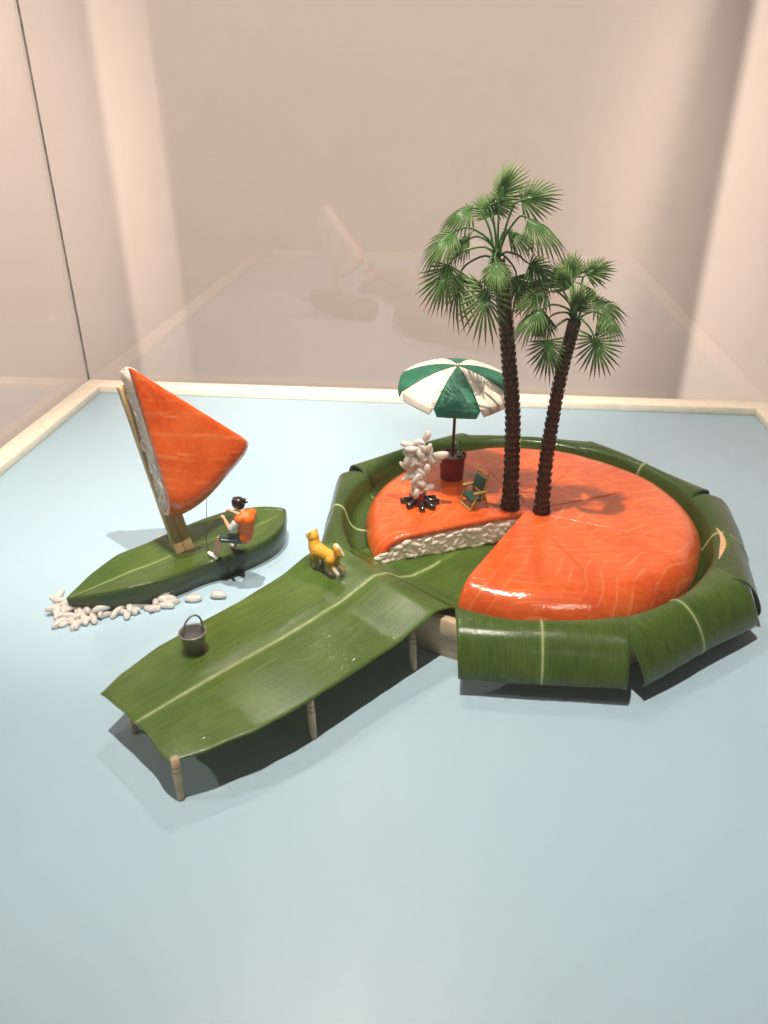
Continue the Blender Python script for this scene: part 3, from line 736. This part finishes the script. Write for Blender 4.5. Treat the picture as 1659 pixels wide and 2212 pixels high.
clump('rice clump along the near bow, second from the tip',[(-17.17,28.44,0.35,-65,3,0.98),(-16.92,28.21,0.2,-72,-17,1.09),(-16.13,28.45,0.42,33,-1,1.06),(-16.09,28.96,0.4,72,14,1.06),(-16.52,28.34,0.2,-72,15,1.0),(-16.38,28.57,0.25,46,11,1.01),(-16.84,28.48,0.35,-57,16,1.1),(-16.07,28.47,0.14,18,0,0.94),(-16.36,28.08,0.13,-61,0,0.95),(-16.71,27.96,0.13,-69,0,0.96)],(-16.52,28.40,0))
clump('small rice clump fanned out beside the near bow',[(-15.48,28.6,0.22,69,17,1.01),(-15.3,28.89,0.3,72,5,0.98),(-14.98,28.95,0.28,-65,0,1.0),(-14.97,28.59,0.13,-72,0,0.99),(-15.63,29.09,0.2,61,3,1.04),(-14.84,28.98,0.13,-46,0,1.1),(-14.58,29.36,0.14,46,0,1.06)],(-15.11,28.92,0))
clump('loose rice clump of about six grains beside the hull middle',[(-14.3,29.77,0.5,-26,15,1.09),(-13.65,29.95,0.42,52,18,1.05),(-13.42,29.75,0.3,26,-12,1.09),(-13.97,29.57,0.25,-61,17,1.1),(-13.98,29.16,0.13,0,0,1.03),(-13.39,29.44,0.14,0,0,1.06)],(-13.79,29.61,0))
def single(lab,x,y,ang,s,fat=1.0):
    s*=1.2; a=R(ang); o=grain(None,(x,y,0.13*s*fat),(math.cos(a),math.sin(a),0),s,0.2,fat=fat); o.data=o.data.copy(); tag(o,lab,'rice','rice foam round the boat')
single('stubby glistening rice grain beside the boat, second from the end',-12.25,30.1,12,1.0,1.25)
single('lone smooth rice grain farthest along the boat towards the dog',-11.12,30.48,4,0.98,1.05)
single('rice grain half hidden behind the boat near the sail shadow',-15.75,35.45,20,0.9,1.0)

# ================================================================ dog
def mat_dog():
    n=NT('dog_coat'); at=n.n('ShaderNodeVertexColor',layer_name='coat'); f=n.noise(n.coord('Object'),7,3)
    n.base(n.mix(1.0,at.outputs[0],n.ramp(f,[(0.3,0.82),(0.7,1.0)]),'MULTIPLY')); n.set(Roughness=0.6,Normal=n.bump(n.noise(n.coord('Object'),16,3),0.25,0.03)); return n.m
dog=root('dog',(-5.55,29.75,2.2),'small yellow dog with curled white tail standing on the leaf jetty','dog')
fl=V3((-6.17,30.00,2.22));fr=V3((-5.86,30.34,2.26));rl=V3((-4.98,29.16,2.22));rr=V3((-4.76,29.46,2.26))
fd=V3((-.80,.60,0)).normalized(); sd=V3((.60,.80,0)).normalized()   # facing, to its right
shc=V3((-6.02,30.02,3.36)); rum=V3((-5.20,29.46,3.30))
hd=V3((-6.22,30.22,3.93))
def leg(hip,foot,k,hind):
    f=foot+V3((0,0,.07))
    if hind:
        kn=hip+fd*.06+V3((0,0,-.28)); hk=f-fd*.05+V3((0,0,.36))
        return [capsule(hip,kn,.23,.155),capsule(kn,hk,.15,.08),capsule(hk,f,.085,.07),capsule(f,f+fd*.11+V3((0,0,-.01)),.08,.07)]
    el=hip-fd*.04+V3((0,0,-.34)); wr=f+V3((0,0,.26))
    return [capsule(hip,el,.20,.12),capsule(el,wr,.115,.075),capsule(wr,f,.08,.075),capsule(f,f+fd*.10+V3((0,0,-.01)),.085,.07)]
S=[capsule(shc,shc.lerp(rum,.5)+V3((0,0,.02)),.37,.30),capsule(shc.lerp(rum,.5)+V3((0,0,.02)),rum,.30,.29),capsule(shc+V3((0,0,-.06)),shc-V3((0,0,.16))+fd*.05,.33,.27),
   capsule(shc+fd*.12+V3((0,0,.14)),hd+V3((0,0,-.12))-fd*.02,.33,.25),ell(hd,.28,.28,.26),capsule(hd+V3((-.03,.03,-.05))+fd*.12,hd+fd*.36+V3((0,0,-.13)),.16,.095)]
for s in (-1,1):
    c=hd+sd*s*.17+V3((0,0,.17)); S.append(capsule(c,c+V3((0,0,.15))+sd*s*.04,.10,.035,10,3))
S+=leg(shc-sd*.19+V3((0,0,-.1)),fl,-1,False)+leg(shc+sd*.19+V3((0,0,-.1)),fr,1,False)+leg(rum-sd*.17+V3((0,0,-.05)),rl,-1,True)+leg(rum+sd*.17+V3((0,0,-.05)),rr,1,True)
tb_=rum-fd*.26+V3((0,0,.12)); tp=[tb_,tb_-fd*.12+V3((0,0,.22)),tb_-fd*.02+V3((0,0,.46)),tb_+fd*.12+V3((0,0,.50))+sd*.08,tb_+fd*.02+V3((0,0,.30))+sd*.18,tb_-fd*.14+V3((0,0,.10))+sd*.22]
rd=[.11,.135,.16,.155,.14,.10]
tailseg=[capsule(tp[i],tp[i+1],rd[i],rd[i+1]) for i in range(5)]
db=organic('body',S+tailseg,0.028,mat_dog(),dog,3)
ca=db.data.color_attributes.new('coat','FLOAT_COLOR','POINT')
OR=V3((0.78,0.40,0.030)); WH=V3((0.80,0.70,0.62))
for i,v in enumerate(db.data.vertices):
    p=v.co; c=OR
    wmask=0.0
    if p.z<2.62+0.06*nz(p.x*6,p.y*6,p.z*6): wmask=1
    rel=p-rum
    back=-rel.dot(fd)
    if p.z<3.05 and back>0.16 and abs(rel.dot(sd))<0.22: wmask=max(wmask,0.9)
    dt=min((p-tp[k].lerp(tp[k+1],t)).length for k in (2,3,4) for t in (0,.33,.66,1))
    if dt<0.17 and (p-tp[2]).dot(sd)>-0.02: wmask=1
    q=p-(hd+fd*.30+V3((0,0,-.16)))
    if q.length<0.20: wmask=1
    if (p-(shc+fd*.3+V3((0,0,-.15)))).length<0.3: wmask=0.8
    c=OR.lerp(WH,wmask); ca.data[i].color=(*c,1)
DK=simple('dog_dark',(0.02,0.014,0.01),0.3)
part('nose',mesh('nose',*ell(hd+fd*.45+V3((0,0,-.10)),.05,.05,.04,seg=8,rings=6)),db,DK)
for s in (-1,1): part('eye',mesh('eye',*ell(hd+fd*.235+sd*s*.12+V3((0,0,.04)),.035,.035,.035,seg=8,rings=6)),db,DK)

# ================================================================ bucket
bx,by=-10.02,24.05; bz=jz((V3((bx,by,0))-AX).dot(AD),(V3((bx,by,0))-AX).dot(AN)/3.4)+0.01
M_TIN=simple('grey_tin_paint',(0.30,0.28,0.27),0.35,metal=0.5,var=0.15,scale=5,bump=0.1,bscale=10)
bk=root('bucket',(bx,by,bz),'small grey metal bucket with arched handle standing on the leaf jetty','bucket')
part('pail',mesh('pail',*lathe([(0,bz),(.36,bz),(.385,bz+.03),(.50,bz+.80),(.535,bz+.86),(.565,bz+.90),(.56,bz+.935),(.53,bz+.945),(.50,bz+.93),(.475,bz+.86),(.35,bz+.10),(0,bz+.08)],bx,by,32)),bk,M_TIN)
hp=[]
for i in range(13):
    a=math.pi*i/12; hp.append(V3((bx,by,bz+.80))+V3((.80,.60,0))*(-.40*math.cos(a))+V3((0.05,.16,.80)).normalized()*(.82*math.sin(a)**.8))
part('handle',mesh('handle',*tube(hp,.042,8)),bk,M_TIN)

# ================================================================ campfire with rice smoke
fx,fy=-1.62,36.15; fz=ztop(fx,fy,3.0)
def stz(x,y):
    ph=math.atan2(y-PY,x-PX); return ztop(x,y,rho(ph)-math.hypot(x-PX,y-PY))
fz=stz(fx,fy)
fire=root('campfire',(fx,fy,fz),'toy campfire of glossy black logs around a red ember heart','campfire')
M_EMB=simple('red_ember_resin',(0.30,0.010,0.008),0.2,var=0.4,scale=5,coat=0.6,sss=0.2)
M_LOG=simple('charred_log',(0.010,0.008,0.007),0.16,var=0.4,scale=5,coat=0.6,bump=0.25,bscale=7,bdist=0.04)
organic('ember',[capsule((fx,fy,fz+.05),(fx,fy,fz+.46),.38,.17),capsule((fx+.1,fy-.1,fz+.05),(fx+.03,fy,fz+.3),.26,.12),capsule((fx-.15,fy+.1,fz+.05),(fx-.05,fy,fz+.3),.26,.12)],0.04,M_EMB,fire,2)
for i,(az,l) in enumerate(((-80,.98),(-40,1.02),(5,.98),(35,.9),(80,.9),(125,.95),(175,1.05),(225,.92),(-110,.55) )):
    if i==8: continue
    a=R(az); d=V3((math.cos(a),math.sin(a),0)); s=d.cross(V3((0,0,1)))
    p0=V3((fx,fy,0))+d*.28; p1=V3((fx,fy,0))+d*(l*.66); p2=V3((fx,fy,0))+d*l
    p0.z=fz+.30;p1.z=stz(p1.x,p1.y)+.22;p2.z=stz(p2.x,p2.y)+.15
    part('log',mesh('log',*tube([p0,p1+s*.02,p2],[.12,.17,.15],7),smooth=True),fire,M_LOG)
for o in fire.children:
    if o.name.startswith('log'): bevel(o.data,0.02,1)
smoke=root('rice_smoke',(fx,fy,fz+.4),'plume of glued rice grains rising as smoke above the toy campfire','rice smoke')
SM=[(490,215,65,190),(250,310,-12,190),(690,420,15,210),(570,500,-65,160),(640,505,-10,130),(520,340,60,160),(440,420,50,200),(330,400,30,200),(270,450,-40,200),(400,300,10,180),(540,420,80,160),(520,610,85,180),(200,580,-40,140),(265,600,-70,150),(420,560,60,200),(360,500,-20,200),(245,710,40,170),(350,680,20,200),(400,760,-30,220),(480,730,60,160),(530,850,12,180),(370,820,-60,200),(350,880,70,160),(450,640,-50,180),(470,480,20,180),(310,340,0,170),(380,640,80,170),(300,520,60,180),(450,340,-40,180),(430,850,30,170),(230,500,70,170)]
for k in range(16):
    a_=random.uniform(0,6.28); q_=random.uniform(20,120)
    SM.append((375+q_*math.cos(a_)*0.9,450+q_*math.sin(a_)*0.9,random.uniform(-80,80),random.uniform(150,185)))
SM+=[(400,700,50,180),(430,790,-20,180),(380,900,80,170),(410,660,-60,170)]
for i,(cx_,cy_,an,ln) in enumerate(SM):
    x=fx+(cx_-440)*0.00385; z=fz+0.28+(1000-cy_)*0.00455; core=1 if 5<=i and i not in(11,12,16,20) else 0.2
    y=fy+random.uniform(-.26,.2)*core-(0.1 if core==1 and i%2 else 0)
    a=R(an); grain(smoke,(x,y,z),(math.cos(a),random.uniform(-.35,.35),math.sin(a)*1.1),ln/165,random.uniform(0,6),fat=1.02)

# ================================================================ beach chair
chair=root('folding_chair',(1.2,36.2,2.6),'tiny wooden folding chair with dark green seat beside the palm trunk','chair')
M_GRN=simple('green_canvas',(0.010,0.070,0.045),0.5,var=0.2,scale=5)
ff=V3((-.87,-.50,0)).normalized(); ww=V3((.50,-.87,0)).normalized()   # front dir, near-side dir
cc=V3((1.16,36.28,0)); cz=stz(1.16,36.28)-.01
def cp(f,s,z): 
    p=cc+ff*f+ww*s; p.z=cz+z; return p
def bar(a,b,wd,hd_):
    a=V3(a);b=V3(b);t=(b-a).normalized(); u=t.cross(V3((0,0,1)))
    u=ww if u.length<.05 else u.normalized(); v=t.cross(u).normalized(); V=[]
    for p in (a,b):
        for i,j in ((-1,-1),(1,-1),(1,1),(-1,1)): V.append(p+u*i*wd/2+v*j*hd_/2)
    return bevel(fixn(mesh('bar',V,[(0,1,2,3),(7,6,5,4),(0,4,5,1),(1,5,6,2),(2,6,7,3),(3,7,4,0)])),min(wd,hd_)*.2,2)
HW=.58
for s in (-HW,HW):
    part('leg',bar(cp(.52,s,.03),cp(.12,s,.92),.10,.10),chair,CHAIRWOOD); part('leg',bar(cp(-.50,s,.03),cp(-.24,s,.92),.10,.10),chair,CHAIRWOOD)
    part('armrest',bar(cp(.38,s,.97),cp(-.42,s,.97),.15,.10),chair,CHAIRWOOD)
    part('back_post',bar(cp(-.16,s*.86,.45),cp(-.48,s*.86,1.98),.09,.09),chair,CHAIRWOOD)
    part('side_rail',bar(cp(.42,s*.9,.38),cp(-.42,s*.9,.34),.05,.06),chair,CHAIRWOOD)
part('crossbar',bar(cp(.52,-HW,.05),cp(.52,HW,.05),.10,.10),chair,CHAIRWOOD)
part('top_bar',bar(cp(-.445,-HW*.86,1.78),cp(-.445,HW*.86,1.78),.07,.12),chair,CHAIRWOOD)
part('rear_bar',bar(cp(-.24,-HW*.86,.72),cp(-.24,HW*.86,.72),.06,.06),chair,CHAIRWOOD)
def slab(a,b,c,d,th): 
    n=(V3(b)-V3(a)).cross(V3(d)-V3(a)).normalized()*th; P=[V3(p) for p in (a,b,c,d)]
    return bevel(fixn(mesh('slab',P+[p+n for p in P],[(0,1,2,3),(7,6,5,4),(0,4,5,1),(1,5,6,2),(2,6,7,3),(3,7,4,0)])),.03,2)
part('seat',slab(cp(.44,-HW*.86,.44),cp(.44,HW*.86,.44),cp(-.36,HW*.86,.40),cp(-.36,-HW*.86,.40),.17),chair,M_GRN)
part('backrest',slab(cp(-.245,-HW*.80,.92),cp(-.245,HW*.80,.92),cp(-.40,HW*.80,1.62),cp(-.40,-HW*.80,1.62),.09),chair,M_GRN)

# ================================================================ pot, parasol, bottle
ux,uy=-0.06,39.5; uz=stz(ux,uy)-.02
pot=root('parasol_pot',(ux,uy,uz),'dark red plastic pot with grey filling that holds the parasol','pot')
M_RED=simple('dark_red_plastic',(0.16,0.010,0.010),0.35,var=0.12,scale=2)
ptop=4.15
part('pot_wall',mesh('pot_wall',*lathe([(0,uz),(.60,uz),(.64,uz+.06),(.70,ptop-.22),(.705,ptop-.2),(.765,ptop-.16),(.775,ptop-.02),(.76,ptop),(.71,ptop),(.69,ptop-.05),(.68,ptop-.3),(0,ptop-.3)],ux,uy,40)),pot,M_RED)
part('filling',mesh('filling',*lathe([(.675,ptop-.28),(.66,ptop-.16),(0,ptop-.14)],ux,uy,32)),pot,simple('grey_cement',(0.22,0.20,0.19),0.5,var=0.1,bump=.2,bscale=6))
par=root('parasol',(ux,uy,ptop-.2),'green and white striped beach parasol dappled by palm shadow','parasol')
part('pole',mesh('pole',*tube([(ux,uy,ptop-.25),(ux+.02,uy,6.5),(ux+.06,uy,9.1)],.085,12)),par,simple('brown_pole',(0.085,0.045,0.04),0.35))
M_PG=simple('parasol_green',(0.012,0.150,0.085),0.5,var=0.08,scale=1.5,bump=.05); M_PW=simple('parasol_white',(0.86,0.79,0.68),0.55,var=0.05,scale=1.5,bump=.05)
UR=3.05; hub=V3((ux+.06,uy,9.16)); tilt=Matrix.Rotation(R(7.0),3,'X')@Matrix.Rotation(R(2.0),3,'Y')
def um(az,r,dz=0):
    x=r/UR; scall=1-0.0*az
    z=-1.06*(x**1.75)+dz
    return hub+tilt@V3((r*math.cos(az),r*math.sin(az),z))
for k in range(8):
    a0=R(-88-22.5+45*k); a1=a0+R(45)
    def top_(a,b):
        az=a0+(a1-a0)*(0.006+0.988*a); q=a*2-1
        r=UR*b*(1-0.010*(1-q*q)*0-0.035*(1-q*q)*b*0); sag=-0.05*(1-q*q)*b*(1-b)*2
        # straight-ish outer hem between ribs
        r*= (math.cos(R(22.5))/math.cos((q)*R(22.5)))**0.35
        return um(az,r,sag)
    def flap(a,b):
        q=a*2-1; az=a0+(a1-a0)*(0.006+0.988*a); r=UR*(math.cos(R(22.5))/math.cos(q*R(22.5)))**0.35
        drop=0.36*min(1,(1-abs(q))*9)
        return um(az,r+0.07*math.sin(math.pi*.5*b)*min(1,(1-abs(q))*9),-drop*b)
    nu=13
    v1,f1=grid(top_,nu,16); v2,f2=grid(flap,nu,6)
    # weld dome and valance
    o=len(v1)-nu; V=list(v1)+list(v2[nu:]); F=list(f1)
    mp=lambda i: o+i if i<nu else len(v1)+i-nu
    F+=[tuple(mp(i) for i in f) for f in f2]
    pn=part('canopy_panel',fixn(mesh('canopy_panel',V,F)),par,M_PG if k%2==0 else M_PW)
    sm=pn.modifiers.new('thickness','SOLIDIFY'); sm.thickness=0.05; sm.offset=1
for k in range(8):
    az=R(-88-22.5+45*k); part('rib',mesh('rib',*tube([um(az,.1,-.09),um(az,1.5,-.09),um(az,2.85,-.09)],.03,6)),par,M_PW)
part('hub',mesh('hub',*ell(hub+V3((0,0,.06)),.13,.13,.10)),par,simple('hub_beige',(0.55,0.45,0.36),0.5))
bt=root('bottle',(ux+.38,uy-.12,ptop-.14),'tiny green glass bottle standing in the red parasol pot','bottle')
M_BG=simple('bottle_green',(0.008,0.13,0.02),0.08,var=0.1,coat=0.8)
z0=ptop-.14; bb=part('bottle_body',mesh('bottle_body',*lathe([(0,z0),(.125,z0),(.14,z0+.03),(.14,z0+.46),(.12,z0+.56),(.06,z0+.70),(.048,z0+.92),(.06,z0+.93),(.06,z0+.99),(.04,z0+1.0),(0,z0+1.0)],ux+.38,uy-.12,20)),bt,M_BG)
part('paper_label',mesh('paper_label',*lathe([(.1425,z0+.17),(.1435,z0+.18),(.1435,z0+.40),(.1425,z0+.41)],ux+.38,uy-.12,20)[0:2]),bb,simple('bottle_label',(0.42,0.38,0.26),0.6,var=.3,scale=9))
part('label_mark',mesh('label_mark',*ell((ux+.38-.01,uy-.12-.142,z0+.29),.05,.006,.05,seg=10,rings=6)),bb,simple('label_ink',(0.02,0.02,0.02),0.6))

# ================================================================ palms
M_TRUNK=simple('palm_bark',(0.042,0.020,0.011),0.42,var=0.45,scale=6,bump=0.6,bscale=14,bdist=0.04)
M_SCALE=simple('palm_bark_scale',(0.058,0.024,0.012),0.38,var=0.45,scale=5)
def mat_frond():
    n=NT('palm_green'); v=n.coord('Object'); f=n.noise(v,1.6,3)
    at=n.n('ShaderNodeVertexColor',layer_name='tip')
    c=n.mix(at.outputs[0],n.ramp(f,[(0.3,(0.032,0.110,0.026)),(0.7,(0.058,0.175,0.040))]),(0.270,0.400,0.130))
    n.base(c); n.set(Roughness=0.33,Specular_IOR_Level=0.5,Normal=n.bump(n.noise(v,22,2),0.2,0.02))
    tr=n.n('ShaderNodeBsdfTranslucent'); n.l(n.mix(1.0,c,(1.0,1.2,0.6),'MULTIPLY'),tr.inputs[0])
    mx=n.n('ShaderNodeMixShader',i_0=0.25); n.l(n.p.outputs[0],mx.inputs[1]); n.l(tr.outputs[0],mx.inputs[2]); n.l(mx.outputs[0],n.out.inputs[0]); return n.m
M_FROND=mat_frond()
CAMP=V3((0,0,22))
def frond(parent,B,F,T,face,rnd,scale=1.0):
    B=V3(B);F=V3(F);T=V3(T); F=B+(F-B)*1.04; T=B+(T-B)*1.04+V3((0,0,.03)); t=(T-F); Rr=max(t.length,0.95)*rnd.uniform(1.12,1.32)*scale; t.normalize()
    tc=(CAMP-F).normalized(); upv=V3((0,0,1)); nn=tc*face+upv*(1-face)
    nn=nn-t*nn.dot(t)
    if nn.length<0.1: nn=frame(t)[0]
    nn.normalize(); s=t.cross(nn).normalized()
    base=F-t*Rr*.32; fold=0.12 if face>0.9 else rnd.uniform(.28,.5); swp=0.35 if face>0.9 else rnd.uniform(.55,.85)
    mid=B.lerp(base,.5)+V3((0,0,.32*(base-B).length))
    v1,f1=tube([B,B.lerp(mid,.55)+V3((0,0,.08)),mid.lerp(base,.45),base,F],[.065,.055,.048,.042,.02],6,sub=3)
    V=list(v1);Fc=list(f1);C=[0.05]*len(V)
    def add(vs,fs,cs):
        o=len(V); V.extend(vs); Fc.extend([tuple(i+o for i in f) for f in fs]); C.extend(cs)
    def shape(p2,lift=0):   # fan-plane coords (along t, along s) -> 3D, edges fold down, tip droops
        x,y=p2; d=-fold*abs(y)-0.10*y*y/Rr-0.14*max(0,x)**2/Rr
        return F+t*x+s*y+nn*(d+lift)+V3((0,0,-0.10*max(0,x)**2/Rr))
    # solid centre of the fan
    vs=[shape((0,0),.03)];cs=[0.05];n=26
    for ring,(rr_) in enumerate((.09,.17)):
        for k in range(n):
            a=2*math.pi*k/n; vs.append(shape((rr_*Rr*1.25*math.cos(a),rr_*Rr*.78*math.sin(a)),.012*(1-ring))); cs.append(.1+.15*ring)
    fs=[(0,1+k,1+(k+1)%n) for k in range(n)]+[(1+k,1+n+k,1+n+(k+1)%n,1+(k+1)%n) for k in range(n)]
    add(vs,fs,cs)
    # fingers
    NF=25 if face>0.9 else 21; span=316 if face>0.9 else 262
    for k in range(NF):
        a=R(-span/2+span*(k+.5)/NF)+rnd.uniform(-.04,.04); ca_,sa=math.cos(a),math.sin(a)
        L=Rr*(0.84+0.16*ca_-0.06*abs(sa))*rnd.uniform(.88,1.06)
        if ca_<-.3: L*=0.8
        bendk=rnd.uniform(.5,1.5); r0=(.12*1.25*Rr*ca_-.12*Rr*(1-ca_)*.5,.10*.78*Rr*sa)
        # fingers sweep towards the tip
        d2=V3((ca_+swp,sa,0)).normalized(); wd=0.036+0.012*Rr; pd=(-d2.y,d2.x)
        def pt(u,w,l=0):
            x=r0[0]+d2.x*L*u+pd[0]*w; y=r0[1]+d2.y*L*u+pd[1]*w; 
            return shape((x,y),l-0.16*L*u*u*bendk)
        vs=[pt(0,-wd*.6),pt(0,wd*.6),pt(0,0,.03),pt(.55,-wd),pt(.55,wd),pt(.55,0,.035),pt(1,0)]
        fs=[(0,3,5,2),(2,5,4,1),(0,1,4,3),(3,6,5),(5,6,4),(3,4,6),(0,2,1)]
        add(vs,fs,[.15,.15,.1,.7,.7,.45,1.0])
    me=mesh('frond',V,Fc,M_FROND); fixn(me)
    ca=me.color_attributes.new('tip','FLOAT_COLOR','POINT')
    for i,c in enumerate(C): ca.data[i].color=(c,c,c,1)
    return part('frond',me,parent)
def palm(lab,axis,r0,r1,fronds,B,seed,rings,per):
    rnd=random.Random(seed); b=axis[0]; r=root('palm_tree',b,lab,'palm','toy palms on the salmon island')
    n=len(axis); P=[V3(p) for p in axis]
    def ap(t):
        x=min(n-1.0001,t*(n-1)); i=int(x); u=x-i; p=[P[max(0,min(n-1,i+k))] for k in (-1,0,1,2)]
        return 0.5*((2*p[1])+(-p[0]+p[2])*u+(2*p[0]-5*p[1]+4*p[2]-p[3])*u*u+(-p[0]+3*p[1]-3*p[2]+p[3])*u**3)
    rad=lambda t:(r0+(r1-r0)*t**.45)*(1+.10*max(0,1-t*9))
    tk=part('trunk',mesh('trunk',*tube([ap(i/30) for i in range(31)],[rad(i/30)*.84 for i in range(31)],16)),r,M_TRUNK)
    V=[];F=[]
    for i in range(rings):
        t=(i+.3)/rings; c=ap(t); ax=(ap(min(1,t+.02))-ap(max(0,t-.02))).normalized(); u,v=frame(ax); h=0.98/rings*(P[-1]-P[0]).length
        for k in range(per):
            a=2*math.pi*(k+.5*(i%2))/per+rnd.uniform(-.12,.12); q=rad(t); d=u*math.cos(a)+v*math.sin(a); s=ax.cross(d)
            w_=math.pi*q/per*1.02; j=rnd.uniform(.8,1.25)
            b0=c-ax*h*.55; o=len(V)
            V+= [b0+d*q*.84-s*w_*.55,b0+d*q*.84+s*w_*.55,c+d*q*.98-s*w_+ax*h*.05,c+d*q*.98+s*w_+ax*h*.05,c+d*(q*1.02+.03*j)+ax*h*(.55+.2*rnd.random()),c+d*q*.80+ax*h*.25,c+d*q*1.02-ax*h*.1]
            F+= [tuple(o+x for x in f) for f in ((0,1,6),(0,6,2),(1,3,6),(6,3,4),(6,4,2),(2,4,5),(4,3,5))]
    me=mesh('bark_scales',V,F,M_SCALE,smooth=False); part('bark_scales',me,tk,kind='stuff')
    for (f_,t_,face) in fronds: frond(r,V3(B)+V3((rnd.uniform(-.12,.12),rnd.uniform(-.12,.12),rnd.uniform(-.25,.1))),f_,t_,face,rnd)
    organic('crown_bud',[capsule(ap(.97),V3(B)+V3((0,0,-.02)),r1*.9,.16)],0.05,M_FROND,r,1)
    return r
P1=[([1.52,36.14,17.95],[1.75,36.2,18.93],.25),([2.54,35.64,17.7],[3.63,35.54,18.04],.75),([2.93,35.34,16.84],[4.22,34.94,16.2],.3),([.09,36.54,17.1],[-.91,36.84,16.73],.5),([1.05,36.84,17.02],[.8,37.14,17.51],.8),([-.58,35.64,16.16],[-1.66,35.44,15.32],.45),([.1,36.94,15.8],[-.76,37.54,15.28],.55),([-.63,35.54,14.71],[-1.12,35.44,13.37],.8),([-.1,36.04,14.17],[-.42,36.14,12.68],.3),([1.05,34.74,13.92],[1.17,34.44,12.48],1),([1.45,34.44,15.25],[1.69,33.74,14.49],.5),([3.16,36.14,14.94],[4.24,36.24,14.39],.65),([2.48,36.54,14.17],[2.77,36.74,12.91],.7),([2.21,37.14,16.13],[3.36,37.84,15.87],.5),([1.37,36.94,17.39],[2.09,37.24,17.68],.7)]
P2=[([4.84,36.29,14.61],[4.87,36.59,15.14],.75),([5.58,35.69,14.75],[6.32,35.89,15.24],.7),([4.67,35.89,14.19],[4.23,35.99,14.77],.7),([3.6,35.39,13.83],[2.64,35.29,13.49],.5),([3.41,34.99,13.13],[2.44,34.69,12.45],.25),([3.93,35.89,12.57],[3.59,36.09,12.09],.8),([4.07,35.09,11.68],[4.23,34.99,10.51],.85),([4.99,34.59,13.55],[5.16,34.29,14.07],.8),([6.23,35.89,13.43],[7.31,36.09,13.18],.5),([6.37,35.29,12.96],[7.24,35.09,12.47],.3),([6.04,34.79,11.94],[6.49,34.59,10.9],.95),([5.63,36.19,13.98],[6.14,36.79,13.74],.6),([3.85,36.09,14.19],[3.36,36.49,14.2],.5)]
palm('taller toy palm tree leaning left with a dense fan crown, beside the parasol',[(3.04,36.05,2.72),(2.93,36.05,5.3),(2.78,36.0,7.86),(2.45,35.97,10.18),(2.11,35.94,12.38),(1.80,35.94,14.05),(1.52,35.94,15.2)],.445,.315,P1,(1.48,35.94,15.35),3,44,8)
palm('shorter toy palm tree leaning right, nearest the middle of the salmon',[(4.62,35.70,2.72),(4.57,35.68,5.6),(4.66,35.62,8.07),(4.83,35.6,10.38),(5.07,35.59,12.13),(5.13,35.59,12.6)],.415,.268,P2,(5.15,35.59,12.7),5,40,8)
